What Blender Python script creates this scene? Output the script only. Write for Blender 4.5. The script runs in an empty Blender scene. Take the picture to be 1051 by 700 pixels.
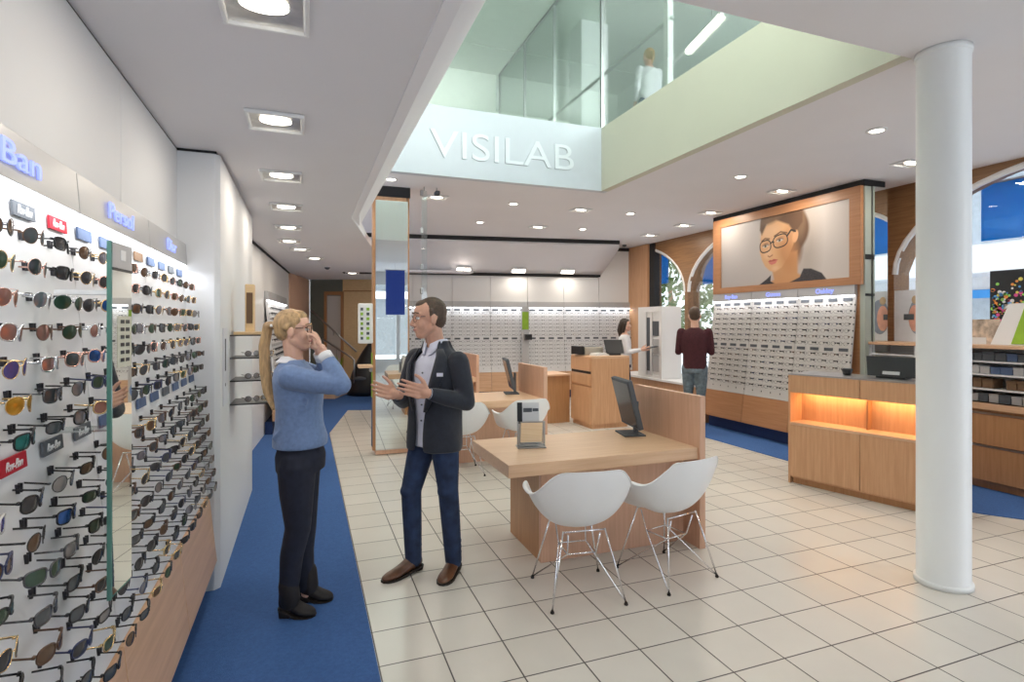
import bpy, bmesh, math, random
from mathutils import Vector, Matrix
import numpy as np
random.seed(7)
SC = bpy.context.scene
COL = SC.collection
PI = math.pi
# ---------------------------------------------------------------- camera model
F, CX, HY, HC = 568.0, 525.5, 332.0, 1.65
YAW = math.radians(20.4); SA, CA = math.sin(YAW), math.cos(YAW)
def ray(u, v):
    x = (u-CX)/F
    return Vector((CA*x+SA, -SA*x+CA, (HY-v)/F))
def atZ(u, v, z=0):
    r = ray(u, v); t = (z-HC)/r.z
    return Vector((r.x*t, r.y*t, z))
def atX(u, v, x):
    r = ray(u, v); t = x/r.x
    return Vector((x, r.y*t, HC+r.z*t))
def atY(u, v, y):
    r = ray(u, v); t = y/r.y
    return Vector((r.x*t, y, HC+r.z*t))
def atD(u, v, d):
    r = ray(u, v)
    return Vector((r.x*d, r.y*d, HC+r.z*d))
cd = bpy.data.cameras.new('camera'); cam = bpy.data.objects.new('camera', cd); COL.objects.link(cam)
cam.location = (0, 0, HC); cam.rotation_euler = (PI/2, 0, -YAW)
cd.sensor_fit = 'HORIZONTAL'; cd.sensor_width = 36; cd.lens = F/1051*36; cd.shift_y = -18/1051; cd.clip_end = 200; cd.clip_start = .05
SC.camera = cam
# ---------------------------------------------------------------- materials
def newmat(name):
    m = bpy.data.materials.new(name); m.use_nodes = True
    nt = m.node_tree; b = nt.nodes['Principled BSDF']
    return m, nt, b
def mat(name, col, rough=.5, metal=0, noise=0, nscale=8, bump=0, bscale=40, spec=None, emit=None, es=1, coat=0, sheen=0, stretch=None):
    m, nt, b = newmat(name)
    b.inputs['Base Color'].default_value = (*col, 1)
    b.inputs['Roughness'].default_value = rough; b.inputs['Metallic'].default_value = metal
    if coat: b.inputs['Coat Weight'].default_value = coat
    if sheen: b.inputs['Sheen Weight'].default_value = sheen
    if spec is not None: b.inputs['Specular IOR Level'].default_value = spec
    if emit: b.inputs['Emission Color'].default_value = (*emit, 1); b.inputs['Emission Strength'].default_value = es
    if noise or bump:
        tc = nt.nodes.new('ShaderNodeTexCoord'); mp = nt.nodes.new('ShaderNodeMapping')
        nt.links.new(tc.outputs['Object'], mp.inputs[0])
        if stretch: mp.inputs['Scale'].default_value = stretch
    if noise:
        n = nt.nodes.new('ShaderNodeTexNoise'); n.inputs['Scale'].default_value = nscale; n.inputs['Detail'].default_value = 6
        nt.links.new(mp.outputs[0], n.inputs['Vector'])
        r = nt.nodes.new('ShaderNodeValToRGB')
        r.color_ramp.elements[0].position = .3; r.color_ramp.elements[1].position = .7
        r.color_ramp.elements[0].color = (*[c*(1-noise) for c in col], 1)
        r.color_ramp.elements[1].color = (*[min(1, c*(1+noise)) for c in col], 1)
        nt.links.new(n.outputs['Fac'], r.inputs[0]); nt.links.new(r.outputs[0], b.inputs['Base Color'])
    if bump:
        n = nt.nodes.new('ShaderNodeTexNoise'); n.inputs['Scale'].default_value = bscale; n.inputs['Detail'].default_value = 4
        nt.links.new(mp.outputs[0], n.inputs['Vector'])
        bp = nt.nodes.new('ShaderNodeBump'); bp.inputs['Strength'].default_value = bump; bp.inputs['Distance'].default_value = .01
        nt.links.new(n.outputs['Fac'], bp.inputs['Height']); nt.links.new(bp.outputs[0], b.inputs['Normal'])
    return m
def wood(name, c1, c2, rough=.38, axis=2):
    m, nt, b = newmat(name)
    tc = nt.nodes.new('ShaderNodeTexCoord'); mp = nt.nodes.new('ShaderNodeMapping')
    sc = [26, 26, 26]; sc[axis] = 1.3
    mp.inputs['Scale'].default_value = sc
    nt.links.new(tc.outputs['Object'], mp.inputs[0])
    n = nt.nodes.new('ShaderNodeTexNoise'); n.inputs['Scale'].default_value = 1.6; n.inputs['Detail'].default_value = 7; n.inputs['Roughness'].default_value = .62
    nt.links.new(mp.outputs[0], n.inputs['Vector'])
    r = nt.nodes.new('ShaderNodeValToRGB'); r.color_ramp.elements[0].position = .3; r.color_ramp.elements[1].position = .72
    r.color_ramp.elements[0].color = (*c1, 1); r.color_ramp.elements[1].color = (*c2, 1)
    nt.links.new(n.outputs['Fac'], r.inputs[0]); nt.links.new(r.outputs[0], b.inputs['Base Color'])
    b.inputs['Roughness'].default_value = rough
    return m
def clear(name, tint, gloss=.12, rough=.02):
    m = bpy.data.materials.new(name); m.use_nodes = True; nt = m.node_tree; nt.nodes.clear()
    o = nt.nodes.new('ShaderNodeOutputMaterial'); mx = nt.nodes.new('ShaderNodeMixShader')
    t = nt.nodes.new('ShaderNodeBsdfTransparent'); t.inputs[0].default_value = (*tint, 1)
    g = nt.nodes.new('ShaderNodeBsdfGlossy'); g.inputs['Roughness'].default_value = rough
    fr = nt.nodes.new('ShaderNodeLayerWeight'); fr.inputs[0].default_value = .25
    mt = nt.nodes.new('ShaderNodeMath'); mt.operation = 'MULTIPLY_ADD'; mt.inputs[1].default_value = .5; mt.inputs[2].default_value = gloss*.4
    nt.links.new(fr.outputs['Fresnel'], mt.inputs[0]); nt.links.new(mt.outputs[0], mx.inputs[0])
    nt.links.new(t.outputs[0], mx.inputs[1]); nt.links.new(g.outputs[0], mx.inputs[2]); nt.links.new(mx.outputs[0], o.inputs[0])
    return m
def vcol(name, rough=.4):
    m, nt, b = newmat(name)
    a = nt.nodes.new('ShaderNodeVertexColor'); a.layer_name = 'Col'
    nt.links.new(a.outputs[0], b.inputs['Base Color']); b.inputs['Roughness'].default_value = rough
    return m
M = {}
M['ceiling'] = mat('ceiling_paint', (.79, .775, .80), .85, noise=.012, nscale=2)
M['white'] = mat('white_lacquer', (.80, .80, .80), .35, noise=.01, nscale=1.5)
M['whitewall'] = mat('white_wall', (.72, .73, .745), .6, noise=.012, nscale=1.5)
M['cream'] = mat('cream_wall', (.62, .61, .50), .7, noise=.012, nscale=2)
M['oak'] = wood('oak_vertical', (.56, .30, .155), (.70, .41, .235))
M['oakh'] = wood('oak_along_y', (.58, .34, .20), (.72, .46, .29), axis=1)
M['oakx'] = wood('oak_along_x', (.66, .41, .25), (.78, .53, .35), axis=0)
M['oakp'] = wood('oak_pale', (.62, .36, .24), (.74, .46, .32))
M['walnut'] = wood('arch_wood', (.20, .10, .045), (.34, .18, .08), axis=1)
M['oakd'] = wood('oak_dark', (.40, .19, .08), (.52, .27, .125))
M['birch'] = wood('birch', (.70, .48, .25), (.80, .58, .32), axis=0)
M['frameo'] = wood('frame_oak', (.42, .19, .085), (.52, .26, .125), axis=1)
M['carpet'] = mat('blue_carpet', (.045, .125, .34), .95, noise=.12, nscale=60, bump=.6, bscale=300)
M['kick'] = mat('blue_kick', (.008, .03, .12), .6, noise=.1)
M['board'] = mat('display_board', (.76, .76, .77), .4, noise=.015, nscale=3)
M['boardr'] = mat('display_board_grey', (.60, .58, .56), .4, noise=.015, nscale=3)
M['header'] = mat('header_silver', (.50, .50, .51), .35, metal=.25, noise=.02)
M['plate'] = mat('grey_plate', (.11, .12, .135), .75, spec=.2, noise=.05)
M['plateblue'] = mat('slate_plate', (.10, .14, .24), .75, spec=.2, noise=.05)
M['platered'] = mat('red_plate', (.42, .02, .035), .75, spec=.2, noise=.05)
M['platebr'] = mat('bronze_plate', (.18, .11, .065), .75, spec=.2, noise=.05)
M['peg'] = mat('black_peg', (.015, .015, .02), .4, noise=.1)
M['black'] = mat('black_plastic', (.012, .013, .016), .35, noise=.1)
M['slot'] = mat('dark_slot', (.02, .02, .022), .8, noise=.1)
M['chrome'] = mat('chrome', (.82, .82, .84), .12, 1, noise=.01)
M['steel'] = mat('brushed_steel', (.45, .45, .46), .3, 1, noise=.03)
M['reflector'] = mat('lamp_reflector', (.8, .78, .74), .32, 1, noise=.12, nscale=18, bump=.4, bscale=18)
M['mirror'] = mat('mirror_silver', (.86, .9, .88), .015, 1, noise=.004)
M['shell'] = mat('white_plastic', (.90, .91, .92), .3, noise=.01)
M['glassgreen'] = clear('balustrade_glass', (.955, .985, .965), .08)
M['glass'] = clear('window_glass', (.97, .98, .98), .08)
M['acrylic'] = clear('clear_acrylic', (.92, .95, .95), .3)
M['edgeglass'] = mat('green_glass_edge', (.08, .22, .18), .2, noise=.1)
M['column'] = mat('column_paint', (.86, .88, .88), .3, noise=.012, nscale=2)
M['lamp'] = mat('lamp_glow', (1, .95, .85), .5, emit=(1, .93, .80), es=9)
M['lampcool'] = mat('strip_glow', (1, 1, 1), .5, emit=(.93, .96, 1), es=4)
M['lampwarm'] = mat('amber_strip', (1, .7, .3), .5, emit=(1, .62, .25), es=6)
M['bluetext'] = mat('blue_lit_letters', (.2, .25, .9), .5, emit=(.32, .40, 1), es=1.0)
M['blue'] = mat('blue_banner', (.03, .34, .85), .5, noise=.05, nscale=1)
M['royal'] = mat('royal_blue', (.02, .07, .45), .5, noise=.05, nscale=1)
M['dgreen'] = mat('grey_green_wall', (.17, .19, .165), .7, noise=.03)
M['glasswall'] = mat('upper_wall', (.72, .77, .72), .7, noise=.02)
M['lightgreen'] = mat('lime_green', (.28, .48, .03), .5, noise=.15)
M['rubber'] = mat('black_rubber', (.01, .01, .01), .7, noise=.1)
M['letter'] = mat('white_letter', (.66, .70, .75), .3, noise=.01)
M['face'] = mat('silver_panel', (.52, .56, .62), .3, noise=.012)
# ---------------------------------------------------------------- mesh builder
class MB:
    def __init__(s): s.v = []; s.f = []
    def add(s, vs, fs):
        n = len(s.v); s.v += [tuple(p) for p in vs]; s.f += [tuple(n+i for i in f) for f in fs]; return s
    def box(s, x0, x1, y0, y1, z0, z1):
        return s.add([(x, y, z) for x in (x0, x1) for y in (y0, y1) for z in (z0, z1)],
                     [(0, 1, 3, 2), (4, 6, 7, 5), (0, 4, 5, 1), (2, 3, 7, 6), (0, 2, 6, 4), (1, 5, 7, 3)])
    def hexa(s, p):   # 8 points: bottom 4 loop, top 4 loop
        return s.add(p, [(3, 2, 1, 0), (4, 5, 6, 7), (0, 1, 5, 4), (1, 2, 6, 5), (2, 3, 7, 6), (3, 0, 4, 7)])
    def prism(s, pts, z0, z1):
        n = len(pts)
        return s.add([(x, y, z0) for x, y in pts]+[(x, y, z1) for x, y in pts],
                     [tuple(range(n-1, -1, -1)), tuple(range(n, 2*n))]+[(i, (i+1) % n, n+(i+1) % n, n+i) for i in range(n)])
    def profy(s, pts, y0, y1):  # polygon in xz extruded along y
        n = len(pts)
        return s.add([(x, y0, z) for x, z in pts]+[(x, y1, z) for x, z in pts],
                     [tuple(range(n)), tuple(range(2*n-1, n-1, -1))]+[(i, n+i, n+(i+1) % n, (i+1) % n) for i in range(n)])
    def profx(s, pts, x0, x1):  # polygon in yz extruded along x
        n = len(pts)
        return s.add([(x0, y, z) for y, z in pts]+[(x1, y, z) for y, z in pts],
                     [tuple(range(n-1, -1, -1)), tuple(range(n, 2*n))]+[(i, (i+1) % n, n+(i+1) % n, n+i) for i in range(n)])
    def tube(s, pts, r, n=8, closed=False, caps=True, flat=1.0, upv=None):
        pts = [Vector(p) for p in pts]; k = len(pts)
        rr = r if hasattr(r, '__len__') else [r]*k
        base = len(s.v); prev = None
        for i, p in enumerate(pts):
            if closed: d = pts[(i+1) % k]-pts[i-1]
            else: d = pts[min(i+1, k-1)]-pts[max(i-1, 0)]
            d.normalize()
            if prev is None:
                a = Vector(upv) if upv else (Vector((0, 0, 1)) if abs(d.z) < .9 else Vector((1, 0, 0)))
            else: a = prev
            x = a-d*a.dot(d); x.normalize(); y = d.cross(x); prev = x
            for j in range(n):
                t = 2*PI*j/n; q = p+(x*math.cos(t)+y*math.sin(t)*flat)*rr[i]; s.v.append(tuple(q))
        m = k if closed else k-1
        for i in range(m):
            for j in range(n):
                a, b = base+i*n+j, base+i*n+(j+1) % n; c, d2 = base+((i+1) % k)*n+(j+1) % n, base+((i+1) % k)*n+j
                s.f.append((a, b, c, d2))
        if not closed and caps:
            s.f.append(tuple(base+j for j in range(n-1, -1, -1))); s.f.append(tuple(base+(k-1)*n+j for j in range(n)))
        return s
    def cyl(s, p0, p1, r0, r1=None, n=24): return s.tube([p0, p1], [r0, r0 if r1 is None else r1], n)
    def lathe(s, prof, n=32, c=(0, 0, 0)):
        b = len(s.v)
        for r, z in prof:
            for j in range(n): s.v.append((c[0]+r*math.cos(2*PI*j/n), c[1]+r*math.sin(2*PI*j/n), c[2]+z))
        for i in range(len(prof)-1):
            for j in range(n): s.f.append((b+i*n+j, b+i*n+(j+1) % n, b+(i+1)*n+(j+1) % n, b+(i+1)*n+j))
        s.f.append(tuple(b+j for j in range(n-1, -1, -1))); s.f.append(tuple(b+(len(prof)-1)*n+j for j in range(n)))
        return s
    def ell(s, c, r, R=None, nu=20, nv=12):
        c = Vector(c); b = len(s.v)
        def P(q):
            q = Vector(q)
            return tuple(c+(R @ q if R else q))
        s.v.append(P((0, 0, -r[2])))
        for i in range(1, nv):
            t = -PI/2+PI*i/nv
            for j in range(nu):
                a = 2*PI*j/nu; s.v.append(P((r[0]*math.cos(t)*math.cos(a), r[1]*math.cos(t)*math.sin(a), r[2]*math.sin(t))))
        s.v.append(P((0, 0, r[2]))); top = len(s.v)-1
        for j in range(nu): s.f.append((b, b+1+(j+1) % nu, b+1+j))
        for i in range(nv-2):
            for j in range(nu): s.f.append((b+1+i*nu+j, b+1+i*nu+(j+1) % nu, b+1+(i+1)*nu+(j+1) % nu, b+1+(i+1)*nu+j))
        for j in range(nu): s.f.append((b+1+(nv-2)*nu+j, b+1+(nv-2)*nu+(j+1) % nu, top))
        return s
    def cap(s, p0, p1, r0, r1, n=14):   # tapered capsule
        p0, p1 = Vector(p0), Vector(p1); d = p1-p0; L = d.length
        if L < 1e-6: return s.ell(p0, (r0, r0, r0))
        d = d/L; pts = []; rs = []
        for t in (-88, -60, -30, 0): pts.append(p0+d*(r0*math.sin(math.radians(t)))); rs.append(r0*math.cos(math.radians(t)))
        for t in (0, 30, 60, 88): pts.append(p1+d*(r1*math.sin(math.radians(t)))); rs.append(r1*math.cos(math.radians(t)))
        return s.tube(pts, rs, n)
    def chain(s, pts, rs, n=14):
        for i in range(len(pts)-1): s.cap(pts[i], pts[i+1], rs[i], rs[i+1], n)
        return s
    def loft(s, rings, closed_caps=True):   # rings: list of lists of points
        b = len(s.v); n = len(rings[0])
        for r in rings: s.v += [tuple(p) for p in r]
        for i in range(len(rings)-1):
            for j in range(n): s.f.append((b+i*n+j, b+i*n+(j+1) % n, b+(i+1)*n+(j+1) % n, b+(i+1)*n+j))
        if closed_caps: s.f.append(tuple(b+j for j in range(n-1, -1, -1))); s.f.append(tuple(b+(len(rings)-1)*n+j for j in range(n)))
        return s
    def grid(s, rows):   # open grid of points
        b = len(s.v); n = len(rows[0])
        for r in rows: s.v += [tuple(p) for p in r]
        for i in range(len(rows)-1):
            for j in range(n-1): s.f.append((b+i*n+j, b+i*n+j+1, b+(i+1)*n+j+1, b+(i+1)*n+j))
        return s
    def mesh(s, name):
        me = bpy.data.meshes.new(name); me.from_pydata(s.v, [], s.f); me.validate()
        bm = bmesh.new(); bm.from_mesh(me); bmesh.ops.recalc_face_normals(bm, faces=bm.faces); bm.to_mesh(me); bm.free()
        return me
    def build(s, name, m, parent=None, smooth=False, bevel=0, loc=None, sub=0, solid=0):
        me = s.mesh(name)
        if smooth:
            for p in me.polygons: p.use_smooth = True
        me.materials.append(M[m] if isinstance(m, str) else m)
        o = bpy.data.objects.new(name, me); COL.objects.link(o)
        if parent: o.parent = parent
        if loc: o.location = loc
        if solid:
            k = o.modifiers.new('s', 'SOLIDIFY'); k.thickness = solid; k.offset = 0
        if bevel:
            k = o.modifiers.new('b', 'BEVEL'); k.width = bevel; k.segments = 2; k.limit_method = 'ANGLE'
        if sub:
            k = o.modifiers.new('u', 'SUBSURF'); k.levels = sub; k.render_levels = sub
        return o
    def fused(s, name, m, parent=None, voxel=.006, smooth=4):
        me = s.mesh(name); t = bpy.data.objects.new('tmp', me); COL.objects.link(t)
        k = t.modifiers.new('r', 'REMESH'); k.mode = 'VOXEL'; k.voxel_size = voxel; k.use_smooth_shade = True
        if smooth: k2 = t.modifiers.new('s', 'SMOOTH'); k2.factor = .5; k2.iterations = smooth
        dg = bpy.context.evaluated_depsgraph_get(); dg.update()
        me2 = bpy.data.meshes.new_from_object(t.evaluated_get(dg)); me2.name = name
        COL.objects.unlink(t); bpy.data.objects.remove(t); bpy.data.meshes.remove(me)
        me2.materials.clear(); me2.materials.append(M[m] if isinstance(m, str) else m)
        for p in me2.polygons: p.use_smooth = True
        o = bpy.data.objects.new(name, me2); COL.objects.link(o)
        if parent: o.parent = parent
        return o
def tag(o, label, cat, group=None, kind=None):
    o['label'] = label; o['category'] = cat
    if group: o['group'] = group
    if kind: o['kind'] = kind
    return o
def thing(name, label, cat, loc=(0, 0, 0), rz=0, group=None):
    o = bpy.data.objects.new(name, None); COL.objects.link(o); o.location = loc; o.rotation_euler = (0, 0, rz)
    o.empty_display_size = .1
    return tag(o, label, cat, group)
def struct(o): o['kind'] = 'structure'; return o
def copy_tree(o, parent=None):
    c = o.copy(); COL.objects.link(c)
    if parent: c.parent = parent
    for ch in list(o.children): copy_tree(ch, c)
    return c
def area(name, loc, size, power, col=(1, 1, 1), parent=None, rot=(0, 0, 0), size_y=None, spread=None):
    l = bpy.data.lights.new(name, 'AREA'); l.energy = power; l.color = col; l.size = size
    if size_y: l.shape = 'RECTANGLE'; l.size_y = size_y
    if spread: l.spread = spread
    o = bpy.data.objects.new(name, l); COL.objects.link(o); o.location = loc; o.rotation_euler = rot
    if parent: o.parent = parent
    return o
def text_mesh(name, s, size, m, parent, mw, ext=.003, font=None, fit=None):
    cu = bpy.data.curves.new(name, 'FONT'); cu.body = s; cu.size = size; cu.extrude = ext; cu.align_x = 'CENTER'; cu.align_y = 'CENTER'
    t = bpy.data.objects.new('tmp', cu); COL.objects.link(t)
    dg = bpy.context.evaluated_depsgraph_get(); dg.update()
    me = bpy.data.meshes.new_from_object(t.evaluated_get(dg)); COL.objects.unlink(t); bpy.data.objects.remove(t)
    me.name = name; me.materials.clear(); me.materials.append(M[m] if isinstance(m, str) else m)
    if fit:
        xs = [v.co.x for v in me.vertices]; w = max(xs)-min(xs)
        me.transform(Matrix.Scale(fit/w, 4, (1, 0, 0)))
    me.transform(mw)
    o = bpy.data.objects.new(name, me); COL.objects.link(o)
    if parent: o.parent = parent
    return o
ORD = ['first', 'second', 'third', 'fourth', 'fifth', 'sixth', 'seventh', 'eighth', 'ninth', 'tenth', 'eleventh', 'twelfth', 'thirteenth', 'fourteenth', 'fifteenth', 'sixteenth', 'seventeenth', 'eighteenth']
# ================================================================ SETTING
def S(name, mb, m, **k): return struct(mb.build(name, m, **k))
# floor tiles
def tilemat():
    m, nt, b = newmat('floor_tiles'); N = nt.nodes; Lk = nt.links
    tc = N.new('ShaderNodeTexCoord'); mp = N.new('ShaderNodeMapping'); T = .3135
    p = atZ(454.8, 670.6)
    mp.inputs['Location'].default_value = (-p.x/T, -p.y/T, 0); mp.inputs['Scale'].default_value = (1/T, 1/T, 1)
    Lk.new(tc.outputs['Object'], mp.inputs[0])
    sp = N.new('ShaderNodeSeparateXYZ'); Lk.new(mp.outputs[0], sp.inputs[0])
    ds = []
    for i in range(2):
        fr = N.new('ShaderNodeMath'); fr.operation = 'PINGPONG'; fr.inputs[1].default_value = .5; Lk.new(sp.outputs[i], fr.inputs[0]); ds.append(fr)
    mn = N.new('ShaderNodeMath'); mn.operation = 'MINIMUM'; Lk.new(ds[0].outputs[0], mn.inputs[0]); Lk.new(ds[1].outputs[0], mn.inputs[1])
    gr = N.new('ShaderNodeMapRange'); gr.inputs[1].default_value = .009; gr.inputs[2].default_value = .014; Lk.new(mn.outputs[0], gr.inputs[0])
    fl = N.new('ShaderNodeVectorMath'); fl.operation = 'FLOOR'; Lk.new(mp.outputs[0], fl.inputs[0])
    wn = N.new('ShaderNodeTexWhiteNoise'); Lk.new(fl.outputs[0], wn.inputs[0])
    ns = N.new('ShaderNodeTexNoise'); ns.inputs['Scale'].default_value = 5; ns.inputs['Detail'].default_value = 5; Lk.new(tc.outputs['Object'], ns.inputs['Vector'])
    ad = N.new('ShaderNodeMath'); ad.operation = 'ADD'; Lk.new(wn.outputs[0], ad.inputs[0]); Lk.new(ns.outputs['Fac'], ad.inputs[1])
    r = N.new('ShaderNodeValToRGB'); r.color_ramp.elements[0].color = (.60, .565, .51, 1); r.color_ramp.elements[1].color = (.70, .665, .61, 1)
    hf = N.new('ShaderNodeMath'); hf.operation = 'MULTIPLY'; hf.inputs[1].default_value = .5; Lk.new(ad.outputs[0], hf.inputs[0]); Lk.new(hf.outputs[0], r.inputs[0])
    mx = N.new('ShaderNodeMixRGB'); mx.inputs[1].default_value = (.06, .05, .045, 1); Lk.new(gr.outputs[0], mx.inputs[0]); Lk.new(r.outputs[0], mx.inputs[2])
    Lk.new(mx.outputs[0], b.inputs['Base Color']); b.inputs['Roughness'].default_value = .28
    bp = N.new('ShaderNodeBump'); bp.inputs['Strength'].default_value = .4; bp.inputs['Distance'].default_value = .003
    Lk.new(gr.outputs[0], bp.inputs['Height']); Lk.new(bp.outputs[0], b.inputs['Normal'])
    return m
M['tiles'] = tilemat()
S('floor', MB().box(-1.5, 7.3, -5, 15, -.1, 0), 'tiles')
S('floor_carpet_left', MB().prism([(-.74, -5), (.322, -5), (.322, 8.73), (.743, 10.96), (1.25, 10.79), (3.2, 10.3), (3.2, 15), (-.74, 15)], .0005, .008), 'carpet')
S('floor_carpet_right', MB().prism([(5.41, 9.9), (5.41, 5.08), (5.30, 3.9), (5.46, 3.09), (5.66, 2.84), (6.6, 1.9), (6.9, 1.9), (6.9, 9.9)], .0005, .008), 'carpet')
# left wall: white panels above displays
wl = MB()
for y0, y1 in ((-5, -1.2), (-1.194, .506), (.512, 1.7), (1.706, 2.75), (2.756, 3.83)): wl.box(-.95, -.73, y0, y1, 2.13, 2.70)
wl.box(-1.0, -.74, -5, 3.83, 0, 2.13)
S('wall_left', wl, 'whitewall', bevel=.002)
S('trim_left_ceiling_gap', MB().box(-.97, -.735, -5, 3.83, 2.70, 2.712), 'slot')
bx = MB().prism([(-1.0, 3.83), (-.53, 3.83), (-.50, 3.86), (-.50, 6.02), (-1.0, 6.02)], 0, 2.695)
S('wall_pier', bx, 'whitewall', bevel=.004)
S('trim_pier_gap', MB().box(-.98, -.52, 3.84, 6.0, 2.694, 2.712), 'slot')
# corridor wall (slightly turned)
c0, c1 = Vector((-.78, 6.02)), Vector((-.34, 12.4))
S('wall_corridor', MB().prism([(c0.x-.5, c0.y), (c0.x, c0.y), (c1.x, c1.y), (c1.x-.5, c1.y)], 0, 2.70), 'white')
S('trim_corridor_gap', MB().prism([(c0.x-.3, c0.y), (c0.x+.02, c0.y), (c1.x+.02, c1.y), (c1.x-.3, c1.y)], 2.685, 2.71), 'slot')
S('wall_corridor_oak', MB().prism([(c1.x-.2, c1.y), (c1.x+.03, c1.y), (.08, 14.26), (-.2, 14.3)], 0, 2.70), 'oakp')
e0, e1 = Vector((.083, 14.266)), Vector((3.3, 13.07))
ed = (e1-e0).normalized(); en = Vector((-ed.y, ed.x))
def wallseg(a, b, z0, z1, t=.15, off=0):
    p, q = e0+ed*a-en*off, e0+ed*b-en*off
    return MB().prism([tuple(p), tuple(q), tuple(q+en*t), tuple(p+en*t)], z0, z1)
S('wall_end', wallseg(0, .80, 0, 2.71), 'dgreen')
S('wall_end_birch', wallseg(.80, 3.4, 0, 2.71, off=.02), 'birch')
S('trim_end_joint', wallseg(.82, 3.4, 2.42, 2.45, off=.026, t=.03), 'oakd')
d1 = struct(wallseg(.42, .78, 0.2, 2.32, off=.012, t=.05).build('door_1', 'boardr'))
fr = wallseg(.36, .42, 0, 2.42, off=.05, t=.1); fr2 = wallseg(.76, .83, 0, 2.42, off=.05, t=.1); fr3 = wallseg(.36, .83, 2.34, 2.42, off=.05, t=.1)
fr.add(fr2.v, fr2.f); fr.add(fr3.v, fr3.f); fr.build('door_frame', 'oakd', d1)
# back wall, turned 10 degrees against the tiles
b0 = atD(385, 281, 11.6); b1 = atD(652, 284, 12.72); b0.z = b1.z = 0
bd = (b1-b0).normalized(); bn = Vector((-bd.y, bd.x, 0)); BL = (b1-b0).length
BROT = math.atan2(bd.y, bd.x)
def bpt(a, off, z): q = b0+bd*a+bn*off; return (q.x, q.y, z)
def bbox(a0, a1, o0, o1, z0, z1):
    return MB().hexa([bpt(a0, o0, z0), bpt(a1, o0, z0), bpt(a1, o1, z0), bpt(a0, o1, z0), bpt(a0, o0, z1), bpt(a1, o0, z1), bpt(a1, o1, z1), bpt(a0, o1, z1)])
S('wall_back', bbox(0, BL+.4, .22, .5, 0, 3.4), 'whitewall')
BAYN = 7; BW = .83; bayA = [BL-.05-BW*(i+1) for i in range(BAYN)]
cb = MB()
for i, a in enumerate(bayA):
    w = bbox(a+.004, a+BW-.004, 0.0, .22, 2.13, 2.69 if i else 3.30); cb.add(w.v, w.f)
S('wall_back_panels', cb, 'white')
aE = bayA[0]
w = bbox(bayA[-1]-.6, aE+.02, -.06, .21, 2.70, 2.745); S('trim_back_shadow_line', w, 'slot')
w = bbox(aE, BL+.2, -.02, .21, 3.30, 3.37); S('trim_back_corner_gap', w, 'slot')
# sloping soffit over the back display, with a curved free end
rows = []
for k in range(9):
    t = k/8; off = -.02-.95*t; z = 2.74+.56*math.sin(t*PI/2)**1.0
    end = aE+.02+.16*math.sin(min(1, t*1.6)*PI/2)-.10*max(0,t-.8)/.2
    rows.append([bpt(-1.0+(end+1.0)*s/12, off, z) for s in range(13)])
so = MB().grid(rows); o = so.build('ceiling_soffit_back', 'ceiling', smooth=True, solid=.03); struct(o)
w = bbox(-1.2, aE+.08, -1.04, -.88, 3.31, 3.385); S('trim_soffit_slot', w, 'slot')
# ceilings
lowpoly = [(-1.0, -5), (.42, -5), (.42, 5.74), (.694, 7.13), (1.60, 11.5), (3.3, 11.2), (3.3, 15), (-1.0, 15)]
S('ceiling_low', MB().prism(lowpoly, 2.712, 2.76), 'ceiling')
fa = MB().grid([[(.42, -5, 2.712), (.42, 5.74, 2.712), (.55, 6.40, 2.712), (.694, 7.13, 2.712), (1.6, 11.5, 2.712)],
                [(.50, -5, 2.76), (.50, 5.80, 2.76), (.56, 6.40, 2.74), (.70, 7.13, 2.74), (1.61, 11.5, 2.74)],
                [(.87, -5, 3.33), (.87, 6.3, 3.33), (.57, 6.42, 2.78), (.705, 7.13, 2.76), (1.62, 11.5, 2.76)],
                [(.89, -5, 3.40), (.89, 6.36, 3.40), (.58, 6.44, 2.79), (.71, 7.13, 2.77), (1.63, 11.5, 2.77)]])
o = fa.build('ceiling_fascia', 'ceiling', solid=.01); struct(o)
HX0, HX1, HY0, HY1 = .89, 3.61, 2.478, 6.36
S('ceiling_front', MB().box(HX0, 7.2, -5, HY0, 3.38, 4.2), 'ceiling')
S('ceiling_right', MB().box(HX1+.1, 7.2, HY0, 14, 3.38, 3.44), 'ceiling')
S('ceiling_back', MB().box(HX0, HX1+.1, HY1+.1, 14, 3.38, 3.44).box(-1, HX0, 5.7, 14, 3.38, 3.44), 'ceiling')
# void edges and upper storey
S('wall_void_cream', MB().box(HX1, HX1+.10, HY0+.002, HY1, 3.38, 4.20), 'cream')
vf = S('wall_void_sign', MB().box(HX0-.1, HX1+.10, HY1+.002, HY1+.10, 3.38, 4.20), 'face')
text_mesh('sign_lettering', 'VISILAB', .46, 'letter', vf, Matrix.Translation((2.28, HY1-.006, 3.74)) @ Matrix.Rotation(PI/2, 4, 'X'), ext=.006, fit=1.86)
S('floor_upper', MB().box(HX1+.1, 9, -1, 14, 3.9, 4.2).box(-1, HX1+.1, HY1+.1, 14, 3.9, 4.2), 'ceiling')
S('ceiling_upper', MB().box(-1, 9, -1, 9.55, 6.67, 6.75).box(-1, 9, 9.57, 14, 6.67, 6.75), 'glasswall')
S('wall_upper_left', MB().box(HX0-.12, HX0, -1, 14, 3.44, 6.67), 'glasswall')
ub = MB().box(HX0, 3.6, 10.6, 10.75, 4.2, 4.9).box(HX0, 3.6, 10.6, 10.75, 5.6, 6.67).box(HX0, 1.2, 10.6, 10.75, 4.9, 5.6).box(3.4, 3.6, 10.6, 10.75, 4.9, 5.6).box(HX0, 3.6, 11.2, 11.3, 4.2, 6.67)
S('wall_upper_back', ub, 'glasswall')
S('wall_upper_far', MB().box(3.6, 9, 12.4, 12.55, 4.2, 6.67), 'glasswall')
S('wall_upper_front', MB().box(-1, 9, -1.1, -1, 4.2, 6.67), 'glasswall')
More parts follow.
